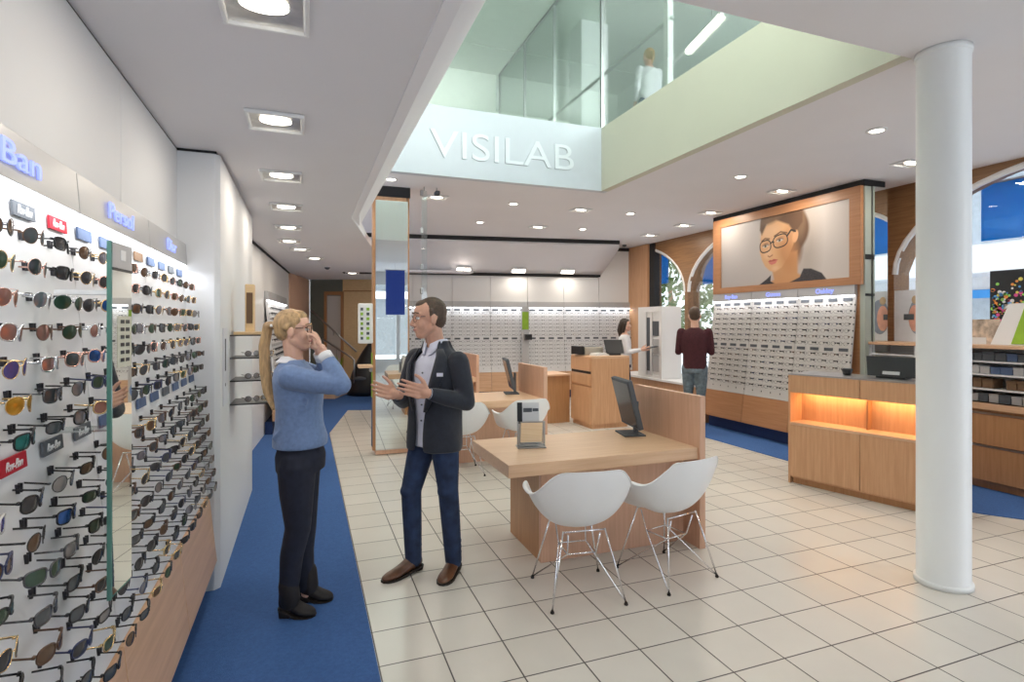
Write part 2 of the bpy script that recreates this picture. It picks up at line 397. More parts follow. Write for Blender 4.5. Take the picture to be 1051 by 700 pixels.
S('column_upper', MB().box(4.25, 4.75, 8.15, 8.6, 4.2, 6.67), 'whitewall')
g = S('window_1', MB().box(HX0+.01, HX1, HY1+.03, HY1+.045, 4.2, 6.66), 'glassgreen'); g['label'] = 'greenish glass balustrade above the lettered fascia'
g = S('window_2', MB().box(HX1+.03, HX1+.045, HY0-.6, HY1+.03, 4.2, 6.66), 'glassgreen')
g2 = S('window_3', MB().box(HX1+.03, HX1+.045, HY1+.08, 10.55, 4.2, 6.66), 'glassgreen')
tr = MB()
for y in (7.90, 9.16, 10.52): tr.box(HX1+.02, HX1+.055, y-.012, y+.012, 4.2, 6.66)
tr.box(HX1+.02, HX1+.055, HY1, 10.55, 6.63, 6.665)
tr.build('glazing_bar', 'steel', g2)
S('trim_glass_corner', MB().box(HX1+.01, HX1+.05, HY1+.02, HY1+.06, 3.38, 6.66), 'steel')
S('trim_glass_post', MB().box(HX1+.05, HX1+.12, 5.02, 5.09, 4.2, 6.66), 'white')
hr = thing('handrail', 'steel handrail along the glass balustrade upstairs', 'handrail', (HX1+.10, 8, 4.2))
MB().cyl((0, -3.0, .76), (0, 2.4, .76), .022, n=12).build('rail', 'steel', hr, smooth=True)
bk = MB()
for y in (-2.6, -1.3, 0, 1.3, 2.3): bk.cyl((0, y, .76), (-.06, y, .74), .010, n=8)
bk.build('bracket', 'steel', hr)
# upper fluorescent fitting and slanted bluish glazing behind the cream parapet
fl = thing('fluorescent_light', 'long suspended fluorescent light tube in the upper storey', 'ceiling light', (5.3, 5.8, 6.35))
q0 = atD(683, 74, 8.4)-fl.location; q1 = atD(741, 12, 6.9)-fl.location
MB().cyl(q0, q1, .03, n=8).build('housing', 'white', fl)
rod = MB()
for k_ in (.15, .85): m_ = q0.lerp(q1, k_); rod.cyl(m_, (m_.x, m_.y, .319), .008, n=8)
rod.build('hanger', 'steel', fl)
qa = q0.lerp(q1, .45)+Vector((0, 0, -.05)); qb = q0.lerp(q1, .98)+Vector((0, 0, -.05))
MB().cyl(qa, qb, .045, n=8).build('tube', 'lamp', fl)
sw = S('wall_upper_window', MB().box(8.2, 8.25, 0, 12.4, 4.2, 6.67), 'whitewall')
# white round column
cmb = MB().lathe([(.155, 0), (.155, .03), (.142, .035), (.142, 3.34), (.15, 3.345), (.15, 3.379)], 48)
co = cmb.build('column', 'column', smooth=False, loc=(3.80, 2.345, .0)); struct(co)
for p in co.data.polygons: p.use_smooth = abs(p.normal.z) < .5
# facade with arched openings
FXX = 7.0
def arch_panel(yc, half, ya, yb, z0=2.3, b=1.08, top=3.38):
    pts = []
    n = 20; ys = [ya+(yb-ya)*i/n for i in range(n+1)]
    low = []
    for y in ys:
        t = max(0, 1-((y-yc)/half)**2); low.append((y, z0+b*math.sqrt(t)))
    mb = MB()
    for i in range(n):
        (a, za), (c, zc) = low[i], low[i+1]
        if min(za, zc) < top:
            za2, zc2 = min(za, top-.001), min(zc, top-.001)
            mb.hexa([(FXX, a, za2), (FXX+.28, a, za2), (FXX+.28, c, zc2), (FXX, c, zc2), (FXX, a, top), (FXX+.28, a, top), (FXX+.28, c, top), (FXX, c, top)])
    return mb
facade = MB()
for yc in (3.0, 7.05, 10.95):
    p = arch_panel(yc, 1.9, yc-1.9, yc+1.9); facade.add(p.v, p.f)
for y0, y1 in ((4.9, 5.15), (8.95, 9.05), (.95, 1.1), (10.2, 11.4)): facade.box(FXX, FXX+.28, y0, y1, 0, 3.38)
facade.box(FXX+.02, FXX+.28, 1.0, 11.4, 0, .55)
S('wall_right', facade, 'walnut')
ta = MB()
for yc in (3.0, 7.05, 10.95):
    pts = [(FXX+.02, yc+1.9*math.cos(t*PI/24), min(3.36, 2.3+1.08*math.sin(t*PI/24))-.03) for t in range(0, 25)]
    ta.tube(pts, .035, 6)
S('trim_arch', ta, 'white')
S('window_4', MB().box(FXX+.12, FXX+.13, 1.0, 4.9, .5, 3.37), 'glass')
S('window_5', MB().box(FXX+.12, FXX+.13, 5.15, 8.95, .5, 3.37), 'glass')
S('window_6', MB().box(FXX+.12, FXX+.13, 9.05, 10.2, .5, 3.37), 'glass')
S('trim_window_frame', MB().box(FXX-.03, FXX+.1, 10.02, 10.2, .5, 3.37).box(FXX+.08, FXX+.16, 9.05, 9.10, .5, 3.37), 'slot')
a = atD(647, 284, 12.5); 
S('wall_back_oak_pier', MB().box(6.93, 7.0, 10.22, 11.1, 0, 3.37), 'oak')

# front glazing behind the camera (seen only in mirrors)
wf = MB().box(-1, 7.2, -5.0, -4.85, 0, .45).box(-1, 7.2, -5.0, -4.85, 2.95, 3.38)
for i in range(6): wf.box(-1+i*1.62, -.88+i*1.62, -5.0, -4.85, .45, 2.95)
S('wall_front', wf, 'whitewall')
S('window_7', MB().box(-.9, 7.1, -4.93, -4.92, .45, 2.95), 'glass')
# ================================================================ EYEWEAR
def outline(kind, n=20):
    pts = []
    for i in range(n):
        t = 2*PI*i/n; c, s = math.cos(t), math.sin(t)
        if kind == 'aviator':
            y = .0275*c*(1+.10*s)+.004*max(0, -s)*1.0; z = .0235*s-.002
        elif kind == 'round': y = .0245*c; z = .0235*s
        elif kind == 'square':
            e = .62; y = .0265*math.copysign(abs(c)**e, c)*(1+.10*s); z = .0205*math.copysign(abs(s)**e, s)
        elif kind == 'wrap':
            e = .75; y = .031*math.copysign(abs(c)**e, c); z = .017*math.copysign(abs(s)**.7, s)*(1+.15*c)
        else:
            e = .8; y = .028*math.copysign(abs(c)**e, c); z = .0225*math.copysign(abs(s)**e, s)+.004*c*max(0, s)
        pts.append((y, z))
    return pts
def bow(y): return -(y/.07)**2*.018
def eyewear_meshes(kind, rim, nseg=20, tub=5, L=.05, tt=.0025):
    fm = MB(); o = outline(kind, nseg); ln = []
    for s in (1, -1):
        pts = [(bow(s*(.0335+y)), s*(.0335+y), z) for y, z in o]
        fm.tube(pts, rim, tub, closed=True)
        l = MB(); c = (bow(s*.0335)+.0022, s*.0335, 0)
        mid = [(p[0]*.5+c[0]*.5+.0006, p[1]*.5+c[1]*.5, p[2]*.5+c[2]*.5) for p in pts]
        l.add([c]+mid+pts, [(0, 1+i, 1+(i+1) % nseg) for i in range(nseg)]+[(1+i, 1+nseg+i, 1+nseg+(i+1) % nseg, 1+(i+1) % nseg) for i in range(nseg)])
        ln.append(l)
        fm.box(bow(.068)-.004, bow(.068)+.002, min(s*.060, s*.0695), max(s*.060, s*.0695), .006, .006+rim*3.2)
    zb = .008 if kind != 'aviator' else .012
    fm.tube([(0, -.010, zb-.002), (.002, 0, zb+.001), (0, .010, zb-.002)], rim*.9, tub)
    if kind == 'aviator': fm.tube([(0, -.02, .0205), (.002, 0, .021), (0, .02, .0205)], rim*.8, tub)
    ts = []
    for s in (1, -1):
        t = MB(); t.hexa([(-L, s*.066-.0012, .008-tt), (bow(.068), s*.068-.0012, .009-tt), (bow(.068), s*.068+.0012, .009-tt), (-L, s*.066+.0012, .008-tt),
                          (-L, s*.066-.0012, .008+tt), (bow(.068), s*.068-.0012, .009+tt), (bow(.068), s*.068+.0012, .009+tt), (-L, s*.066+.0012, .008+tt)])
        ts.append(t)
    return fm, ln, ts
FR = {}
for nm, c, ro, me in (('black', (.012, .012, .014), .25, 0), ('tortoise', (.10, .045, .02), .3, 0), ('gold', (.75, .55, .28), .2, 1), ('silver', (.75, .76, .78), .2, 1),
                      ('gunmetal', (.12, .12, .13), .25, .8), ('rose gold', (.78, .50, .42), .22, 1), ('navy', (.02, .03, .10), .3, 0), ('clear', (.62, .60, .56), .15, 0)):
    FR[nm] = mat(nm.replace(' ', '_')+'_frame', c, ro, me, noise=.05)
LN = {}
for nm, c, me in (('grey', (.09, .10, .11), .25), ('smoky', (.05, .05, .055), .2), ('brown', (.13, .075, .045), .25), ('blue mirrored', (.03, .11, .36), .6), ('violet mirrored', (.13, .10, .34), .6),
                  ('teal mirrored', (.02, .20, .20), .6), ('amber mirrored', (.55, .28, .03), .5), ('rose', (.34, .17, .14), .4), ('green', (.05, .09, .06), .25), ('pale gradient', (.26, .24, .23), .3), ('silver mirrored', (.28, .28, .32), .6)):
    LN[nm] = mat(nm.replace(' ', '_')+'_lens', c, .08, me, noise=.12, nscale=40)
KINDS = {'aviator': ('aviator', .0011), 'round': ('round', .0014), 'square': ('square', .0026), 'wraparound': ('wrap', .0022), 'cat-eye': ('cat', .0024)}
PROTO = {}
def link_slot(o, m):
    o.material_slots[0].link = 'OBJECT'; o.material_slots[0].material = m
def proto_sun(kind):
    k, rim = KINDS[kind]; fm, ln, ts = eyewear_meshes(k, rim, L=.074)
    d = {}
    d['frame'] = fm.mesh('frame'); d['lens'] = [l.mesh('lens') for l in ln]; d['temple'] = [t.mesh('temple') for t in ts]
    for me in [d['frame']]+d['lens']+d['temple']:
        me.materials.append(FR['black'])
        for p in me.polygons: p.use_smooth = True
    return d
for k in KINDS: PROTO[k] = proto_sun(k)
def place_sun(kind, fc, lc, loc, rot, label, group):
    r = thing('sunglasses', label, 'sunglasses', loc, 0, group); r.rotation_euler = rot; r.scale = (.95, .84, .84)
    d = PROTO[kind]
    def ob(n, me, m):
        o = bpy.data.objects.new(n, me); COL.objects.link(o); o.parent = r; link_slot(o, m)
    ob('frame', d['frame'], FR[fc])
    for l in d['lens']: ob('lens', l, LN[lc])
    for t in d['temple']: ob('temple', t, FR[fc])
    return r
# small one-mesh optical frames for the far walls
def small_mesh(kind, rim=.0015, L=.03, n=14):
    k, _ = KINDS[kind]; fm, ln, ts = eyewear_meshes(k, rim, n, 4, L=L)
    for s in (-1, 1): fm.box(-.012, .003, s*.066-.006, s*.066+.006, -.002, .014)
    for t in ts: fm.add(t.v, t.f)
    me = fm.mesh('eyeglasses'); me.materials.append(FR['black']); return me
SMALL = {k: small_mesh(k) for k in ('round', 'square', 'cat-eye')}
# ================================================================ DISPLAY BAYS
BWD = .85
def bx_at(z, lean): return lean*(2.0-z)/1.4
ROWS = [1.876-.079*i for i in range(7)]+[1.262-.083*i for i in range(8)]
def display_bay(name_label, loc, rz, w, lean, board, sign=None, brand_cols=None, group=None, nplates=4, glow=True, sm=True, zlow=.585, ncol=5, signw=.3):
    t = thing('eyewear_display', name_label, 'display', loc, rz, group)
    g = .003
    MB().profy([(-.03, 2.0), (.035, 2.0), (.025, 2.13), (-.03, 2.13)], g, w-g).build('header_sign', 'header', t, bevel=.002)
    x0, x1 = bx_at(2.0, lean), bx_at(.60, lean)
    MB().profy([(x0-.02, 2.0), (x0, 2.0), (x1, .60), (x1-.03, .60)], g, w-g).build('backboard', board, t)
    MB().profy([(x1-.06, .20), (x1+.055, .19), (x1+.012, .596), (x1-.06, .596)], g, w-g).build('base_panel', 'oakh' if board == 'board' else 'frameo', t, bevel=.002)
    MB().box(x1-.10, x1-.06, 0.009, w, .009, .20).build('kick_plate', 'kick', t) if False else MB().box(-.02, x1-.06, .002, w-.002, .009, .19).build('kick_plate', 'kick', t)
    MB().box(.0, .030, .02, w-.02, 1.985, 1.999).build('light_strip', 'lampcool', t)
    if sign:
        mw = Matrix.Translation((.036, w/2-(.10 if signw > .4 else 0), 2.062)) @ Matrix.Rotation(PI/2, 4, 'Z') @ Matrix.Rotation(PI/2, 4, 'X')
        text_mesh('sign_lettering', sign, .085, 'bluetext', t, mw, ext=.003, fit=signw)
    for zi, zz in enumerate((1.945, 1.325)):
        for i in range(nplates):
            y = w*(i+.5)/nplates; x = bx_at(zz, lean)+.003
            m = (brand_cols[(i+zi*2) % len(brand_cols)] if brand_cols else 'plate')
            p = MB().hexa([(x+.002, y-.062, zz-.019), (x+.002, y+.062, zz-.019), (x+.008, y+.062, zz-.019), (x+.008, y-.062, zz-.019),
                           (x, y-.062, zz+.019), (x, y+.062, zz+.019), (x+.005, y+.062, zz+.019), (x+.005, y-.062, zz+.019)]).build('brand_plate', m, t)
            if board == 'board' and sm and signw > .4 or 'cut off' in name_label:
                text_mesh('plate_lettering', 'Ray-Ban', .036, 'white', p, Matrix.Translation((x+.0075, y, zz-.002)) @ Matrix.Rotation(math.radians(6), 4, 'Y') @ Matrix.Rotation(PI/2, 4, 'Z') @ Matrix.Rotation(PI/2, 4, 'X'), ext=.0008, fit=.078)
    mb = MB()
    for i in range(ncol):
        y = w*(i+.5)/ncol
        for z in ROWS:
            x = bx_at(z, lean)
            for s in (-.078, .078):
                if sm: mb.box(x-.004, x+.008, y+s-.002, y+s+.002, z-.010, z+.012)
                elif s > 0: mb.box(x-.004, x+.006, y+s-.004, y+s+.004, z-.010, z+.010)
    mb.build('peg', 'peg', t)['kind'] = 'stuff'
    return t
# ---- left wall
LX = -.709; Ys = [3.83-BWD*(i+1) for i in range(4)]
brands = [['plateblue', 'plateblue', 'plate', 'plateblue'], ['plateblue', 'plateblue', 'plateblue', 'platebr'], ['plate', 'platered', 'plate', 'platebr'], ['plate', 'plate', 'platered', 'platebr']]
names = ['white sunglasses display bay next to the white pier', 'white sunglasses display bay behind the narrow standing mirror', 'nearest full sunglasses display bay under the large blue lit sign', 'sunglasses display bay cut off by the left edge of the photo']
signs = [('Dior', .20), ('Persol', .30), ('Ray-Ban', .48), None]
# order the plates so the red one hangs right of the grey ones in the nearest bay
brands[2] = ['plate', 'plate', 'plate', 'platered']; brands[3] = ['plate']*4
for i, y in enumerate(Ys):
    sg = signs[i]
    b = display_bay(names[i], (LX, y, 0), 0, BWD, .14, 'board', sign=sg[0] if sg else None, brand_cols=brands[i], signw=sg[1] if sg else .3)
    if i == 2:
        for z, yy in ((1.945, .53), (1.325, .53), (1.325, .74)):
            pass
    area('display_light', (LX+.06, y+BWD/2, 1.97), .08, 1.2, (.93, .96, 1), rot=(0, 0, 0), size_y=BWD*.9)
rs = random.Random(11)
special = {(0, 12): ('round', 'tortoise', 'grey'), (1, 13): ('round', 'gold', 'green'), (2, 13): ('aviator', 'rose gold', 'rose'), (3, 14): ('aviator', 'gold', 'brown'), (3, 15): ('aviator', 'gunmetal', 'blue mirrored'),
           (4, 14): ('round', 'gold', 'teal mirrored'), (5, 15): ('square', 'black', 'violet mirrored'), (5, 13): ('aviator', 'gold', 'amber mirrored'), (5, 14): ('round', 'black', 'pale gradient'), (4, 15): ('aviator', 'rose gold', 'rose'), (4, 13): ('round', 'gold', 'violet mirrored'),
           (6, 13): ('square', 'black', 'teal mirrored'), (6, 14): ('aviator', 'navy', 'blue mirrored'), (6, 15): ('square', 'gunmetal', 'smoky'), (7, 14): ('square', 'clear', 'violet mirrored')}
kinds = ['aviator', 'round', 'square', 'wraparound', 'cat-eye']
ncols = 17
for ci in range(ncols):
    y = 3.83-BWD*(ci+.5)/5; near = ci >= 9
    for ri, z in enumerate(ROWS):
        key = (ri, ci)
        if key in special: kd, fc, lc = special[key]
        else:
            if ri < 5: kd = rs.choice(['aviator', 'round', 'aviator', 'cat-eye', 'square']); fc = rs.choice(['gold', 'black', 'silver', 'gold', 'gunmetal', 'tortoise', 'rose gold'])
            else: kd = rs.choice(['square', 'round', 'wraparound', 'square', 'aviator', 'cat-eye']); fc = rs.choice(['black', 'black', 'black', 'tortoise', 'gunmetal', 'navy', 'gunmetal', 'black', 'gold'])
            lc = rs.choice(['grey', 'smoky', 'brown', 'grey', 'smoky', 'green', 'pale gradient', 'silver mirrored', 'brown'] + (['blue mirrored', 'violet mirrored', 'rose'] if near and 1 < ri < 9 else []))
        x = LX+bx_at(z, .14)+.072
        yaw = -math.radians(rs.uniform(-6, 7)) if rs.random() < .9 else -math.radians(rs.uniform(10, 20))
        place_sun(kd, fc, lc, (x, y+rs.uniform(-.006, .006), z-.010), (rs.uniform(-.06, .06), math.radians(rs.uniform(0, 8)), yaw),
                  f'{lc} {kd} sunglasses, {fc} frame, {ORD[ri]} row down, {ORD[ci]} column from the white pier', 'sunglasses on the left wall display')
# brand lettering marks on the nearest plates
# ---- right display
RX = 6.25
rn = ['rear optical frames bay under the woman poster, beside the man in burgundy', 'middle optical frames bay under the woman poster', 'front optical frames bay under the woman poster, nearest the wooden counter']
ras = random.Random(5)
for i in range(3):
    yb = 7.32-.83*i
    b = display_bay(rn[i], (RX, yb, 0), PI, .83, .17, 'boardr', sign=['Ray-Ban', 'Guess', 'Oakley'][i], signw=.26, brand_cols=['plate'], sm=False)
    area('display_light', (RX-.07, yb-.415, 1.97), .08, 1.0, (.97, .97, 1), rot=(0, 0, PI), size_y=.75)
cols_s = [FR['black'], FR['gunmetal'], FR['black'], FR['tortoise'], FR['navy'], FR['gunmetal']]
for ci in range(15):
    y = 7.32-.83*(ci+.5)/5
    for ri, z in enumerate(ROWS[:14]):
        zz = z if ri < 7 else 1.262-.083*(ri-7)
        kd = ras.choice(['round', 'square', 'cat-eye'])
        o = bpy.data.objects.new('eyeglasses', SMALL[kd]); COL.objects.link(o); link_slot(o, ras.choice(cols_s))
        o.location = (RX-bx_at(zz, .17)-.055, y, zz); o.rotation_euler = (0, 0, PI+ras.uniform(-.1, .1))
        tag(o, f'optical frame right of the man in burgundy, {ORD[ri]} row, {ORD[ci]} from the left', 'eyeglasses', 'optical frames under the woman poster')
# ---- back display
nind = 0; st = MB(); bas = random.Random(3)
tmpl = {k: ([tuple(v.co) for v in SMALL[k].vertices], [tuple(p.vertices) for p in SMALL[k].polygons]) for k in SMALL}
bl = ['farthest right optical frames bay on the back wall, beside the oak pier', 'second optical frames bay from the oak pier on the back wall', 'third optical frames bay from the oak pier on the back wall', 'fourth optical frames bay from the oak pier on the back wall',
      'fifth optical frames bay from the oak pier, beside the head of the suited man', 'sixth optical frames bay from the oak pier, partly behind the suited man', 'seventh optical frames bay from the oak pier, behind the suited man']
for i, a in enumerate(bayA):
    p = bpt(a+.83, -.02, 0)
    b = display_bay(bl[i], p, BROT-PI/2, .83, .14, 'board', brand_cols=['plate'], sm=False)
    # local +x must look towards the camera (-bn), local +y along -bd
    ar = BROT-PI/2
    b.rotation_euler = (0, 0, ar); b.location = bpt(a, -.02, 0)
    area('display_light', bpt(a+.415, -.10, 1.97), .08, .9, (.93, .96, 1), rot=(0, 0, BROT-PI/2), size_y=.75)
    Rm = Matrix.Rotation(ar, 3, 'Z')
    for c in range(5):
        for ri, z in enumerate(ROWS[:14]):
            kd = bas.choice(['round', 'square', 'cat-eye'])
            x = bx_at(z, .14)+.055; l = Rm @ Vector((x, .83*(c+.5)/5, z))+Vector(b.location)
            if i in (1,) or (i == 0 and c < 3 and nind < 90):
                if nind < 90:
                    o = bpy.data.objects.new('eyeglasses', SMALL[kd]); COL.objects.link(o); link_slot(o, bas.choice(cols_s)); o.location = l; o.rotation_euler = (0, 0, ar)
                    tag(o, f'optical frame on the back wall, {ORD[ri]} row, {ORD[c]} along the {"first" if i == 0 else "second"} bay', 'eyeglasses', 'optical frames on the back wall'); nind += 1
                    continue
            vs, fs = tmpl[kd]; st.add([tuple(Rm @ Vector(v)+l) for v in vs], fs)
o = st.build('eyeglasses', 'peg'); tag(o, 'rows of tiny optical frames filling the white back wall display', 'eyeglasses', 'optical frames on the back wall', 'stuff')
# ---- corridor display
cdv = (c1-c0).normalized(); crot = math.atan2(-cdv.x, cdv.y)
st = MB()
for i in range(3):
    q = c0+cdv*(2.9+.86*i)
    b = display_bay(['corridor sunglasses display bay just behind the woman in blue', 'middle corridor display bay beyond the blonde woman', 'farthest corridor display bay near the oak panel'][i], (q.x+.03, q.y, 0), crot, .83, .14, 'board', brand_cols=['header'], sm=False)
    area('display_light', (q.x+.13, q.y+.4, 1.97), .08, .9, (1, .97, .93), rot=(0, 0, crot), size_y=.75)
    Rm = Matrix.Rotation(crot, 3, 'Z')
    for c in range(5):
        for z in ROWS:
            vs, fs = tmpl[bas.choice(['round', 'square', 'cat-eye'])]; l = Rm @ Vector((bx_at(z, .14)+.055, .83*(c+.5)/5, z))+Vector((q.x+.03, q.y, 0))
            st.add([tuple(Rm @ Vector(v)+l) for v in vs], fs)
o = st.build('sunglasses', 'peg'); tag(o, 'dark sunglasses in rows on the corridor display behind the blonde woman', 'sunglasses', None, 'stuff')
# upper panels of the right wall behind poster
S('wall_right_display', MB().box(6.27, 6.6, 4.80, 7.32, .0, 3.31), 'frameo')
S('trim_right_gap', MB().box(6.26, 6.62, 4.74, 7.36, 3.312, 3.379), 'slot')
# ---- woman poster (flat picture in an oak frame)
t = thing('framed_poster', 'large oak framed advertising poster of a woman wearing dark glasses', 'poster', (6.26, 7.31, 2.12))
W0, W1 = .17, 2.41; Z0, Z1 = .095, 1.06
fm = MB().box(-.04, 0, -2.56, 0, 0, 1.185)
f = MB().box(-.045, .005, -W0, 0, .001, 1.185).box(-.045, .005, -2.56, -W1, .001, 1.185).box(-.045, .005, -W1, -W0, .001, Z0).box(-.045, .005, -W1, -W0, Z1, 1.185)
f.build('picture_frame', 'frameo', t)
def paint():
    nx, nz = 420, 190; w, h = W1-W0, Z1-Z0
    P = np.linspace(0, w, nx)[None, :].repeat(nz, 0); Q = np.linspace(0, h, nz)[:, None].repeat(nx, 1)
    img = np.zeros((nz, nx, 3)); 
    g = np.clip(P/w, 0, 1)[..., None]
    left = np.array([.46, .43, .42]); right = np.array([.66, .60, .56])
    img[:] = left*(1-g)+right*g
    def blob(cx, cy, rx, ry, col, soft=.04, ang=0, al=1):
        nonlocal img
        c, s = math.cos(ang), math.sin(ang); x = (P-cx)*c+(Q-cy)*s; y = -(P-cx)*s+(Q-cy)*c
        d = (np.sqrt((x/rx)**2+(y/ry)**2)-1)*min(rx, ry)
        m = np.clip(.5-d/soft, 0, 1)[..., None]*al; img = img*(1-m)+np.array(col)*m
    def poly(pts, col, soft=.01, al=1):
        nonlocal img
        pts = np.array(pts); n = len(pts); inside = np.zeros(P.shape, bool); dist = np.full(P.shape, 9.)
        for i in range(n):
            x1, y1 = pts[i]; x2, y2 = pts[(i+1) % n]
            cond = ((y1 > Q) != (y2 > Q)) & (P < (x2-x1)*(Q-y1)/(y2-y1+1e-9)+x1); inside ^= cond
            L2 = (x2-x1)**2+(y2-y1)**2; tt = np.clip(((P-x1)*(x2-x1)+(Q-y1)*(y2-y1))/L2, 0, 1)
            dist = np.minimum(dist, np.hypot(P-x1-tt*(x2-x1), Q-y1-tt*(y2-y1)))
        sd = np.where(inside, -dist, dist); m = np.clip(.5-sd/soft, 0, 1)[..., None]*al; img = img*(1-m)+np.array(col)*m
    def line(pts, wd, col, soft=.006, al=1):
        nonlocal img
        dist = np.full(P.shape, 9.)
        for (x1, y1), (x2, y2) in zip(pts[:-1], pts[1:]):
            L2 = (x2-x1)**2+(y2-y1)**2+1e-9; tt = np.clip(((P-x1)*(x2-x1)+(Q-y1)*(y2-y1))/L2, 0, 1)
            dist = np.minimum(dist, np.hypot(P-x1-tt*(x2-x1), Q-y1-tt*(y2-y1)))
        m = np.clip(.5-(dist-wd)/soft, 0, 1)[..., None]*al; img = img*(1-m)+np.array(col)*m
    blob(1.62, .55, .17, .55, (.30, .24, .19), .20, al=.55)       # her cast shadow in the printed photograph
    skin = (.72, .42, .22); lit = (.80, .52, .31); hair = (.13, .07, .04)
    blob(1.28, .72, .37, .34, hair, .04, -.15); blob(1.46, .56, .085, .26, hair, .06, .05); blob(1.50, .80, .09, .22, (.20, .12, .07), .06)
    poly([(1.02, .24), (1.25, .42), (1.46, .42), (1.47, .12), (1.70, -.02), (.90, -.02), (1.06, .06)], (.60, .31, .14), .04)
    poly([(.77, -.01), (.93, .075), (1.01, .13), (1.00, .04), (1.10, -.01)], (.035, .03, .035), .012)
    poly([(1.30, -.01), (1.50, .06), (1.56, .17), (1.68, .16), (1.84, .09), (1.92, -.01)], (.045, .04, .045), .015)
    poly([(.83, .78), (.81, .62), (.80, .48), (.84, .36), (.90, .26), (.99, .185), (1.08, .165), (1.20, .22), (1.32, .36), (1.40, .52), (1.41, .68), (1.34, .84), (1.16, .93), (.98, .90)], skin, .02)
    blob(1.30, .42, .16, .24, (.50, .22, .08), .14, .35, al=.75); blob(1.33, .70, .08, .12, (.50, .24, .10), .08, al=.5)
    blob(.99, .74, .15, .09, lit, .08, .15, al=.8); blob(.95, .43, .07, .07, lit, .05, al=.7); blob(1.08, .22, .05, .03, lit, .03, al=.6)
    poly([(.82, .99), (.80, .80), (.84, .72), (.93, .87), (1.10, .90), (1.32, .80), (1.42, .66), (1.55, .80), (1.55, 1.0)], hair, .03)
    blob(1.03, .93, .16, .06, (.24, .14, .08), .06, .2, al=.8)
    blob(1.43, .62, .045, .085, (.70, .38, .20), .015, -.25)
    for (ex, ey) in ((.915, .555), (1.17, .605)):
        blob(ex, ey, .055, .020, (.62, .56, .50), .012, .15); blob(ex-.008, ey, .019, .019, (.05, .06, .05), .008)
        line([(ex-.06, ey+.005), (ex-.01, ey+.026), (ex+.06, ey+.010)], .005, (.03, .02, .02)); blob(ex, ey+.03, .06, .018, (.35, .17, .10), .02, .15, al=.6)
    line([(.84, .635), (.90, .665), (.98, .65)], .009, (.16, .08, .04)); line([(1.07, .675), (1.18, .72), (1.29, .69)], .010, (.16, .08, .04))
    line([(1.005, .62), (.965, .46), (.96, .42)], .010, (.80, .52, .32), .02, .8); line([(.955, .405), (.985, .39), (1.035, .41)], .009, (.42, .18, .09))
    poly([(.955, .325), (.99, .345), (1.02, .338), (1.06, .352), (1.14, .335), (1.07, .318), (1.0, .315)], (.48, .10, .08), .008)
    poly([(.96, .322), (1.02, .312), (1.13, .330), (1.09, .285), (1.02, .272), (.985, .288)], (.66, .20, .16), .008)
    fc = (.012, .012, .014)
    def ring(cx, cy, rx, ry, ang):
        pts = []
        for i in range(29):
            tt = 2*PI*i/28; a = math.copysign(abs(math.cos(tt))**.75, math.cos(tt))*rx; b = math.copysign(abs(math.sin(tt))**.75, math.sin(tt))*ry
            pts.append((cx+a*math.cos(ang)-b*math.sin(ang), cy+a*math.sin(ang)+b*math.cos(ang)))
        line(pts, .0085, fc)
    ring(.905, .55, .10, .085, .12); ring(1.175, .595, .125, .088, .14)
    line([(1.0, .575), (1.03, .60), (1.06, .59)], .010, fc); line([(1.29, .645), (1.36, .72), (1.43, .69)], .013, fc)
    rng = np.random.RandomState(2); m = (img.sum(2) < .16)
    img += (rng.rand(*P.shape)[..., None]-.5)*.05*m[..., None]
    img = np.clip(img, 0, 1)
    vs = [(-.026, -(W0+float(P[j, i])), Z0+float(Q[j, i])) for j in range(nz) for i in range(nx)]
    fs = [(j*nx+i, (j+1)*nx+i, (j+1)*nx+i+1, j*nx+i+1) for j in range(nz-1) for i in range(nx-1)]
    me = bpy.data.meshes.new('picture'); me.from_pydata(vs, [], fs)
    ca = me.color_attributes.new('Col', 'FLOAT_COLOR', 'POINT'); a = np.ones((nz*nx, 4), np.float32); a[:, :3] = img.reshape(-1, 3); ca.data.foreach_set('color', a.ravel())
    me.materials.append(vcol('poster_print', .45)); o = bpy.data.objects.new('picture', me); COL.objects.link(o); o.parent = t
paint()
MB().box(-.024, .0, -W1-.01, -W0+.01, Z0-.01, Z1+.01).build('backing', 'boardr', t)
# ================================================================ FURNITURE
def T(r, n, mb, m, **k): return mb.build(n, m, r, **k)
M['mirrorview'] = mat('sage_reflection', (.42, .46, .40), .3, noise=.03)  # even grey-green painted for the room reflected in a mirror strip
M['slate'] = mat('dead_screen', (.05, .055, .06), .15, noise=.05)
def desk(y, label):
    t = thing('consultation_desk', label, 'desk', (1.215, y, 0))
    L = 1.48; D = .82
    T(t, 'desk_top', MB().box(0, L, 0, D, .655, .74), 'oakx', bevel=.003)
    T(t, 'screen_panel', MB().box(L, L+.05, -.02, D+.02, 0, 1.117), 'oakp', bevel=.003)
    T(t, 'front_panel', MB().box(.30, L, .17, .21, 0, .655), 'oakp', bevel=.002)
    T(t, 'side_panel', MB().box(.30, .34, .21, D-.04, 0, .655), 'oakd')
    return t
dk = desk(3.33, 'nearest pale oak consultation desk with two white armchairs in front')
desk(6.165, 'second oak consultation desk, behind the suited man and its white armchairs')
desk(9.0, 'third oak consultation desk, mostly hidden behind the suited man by the back wall')
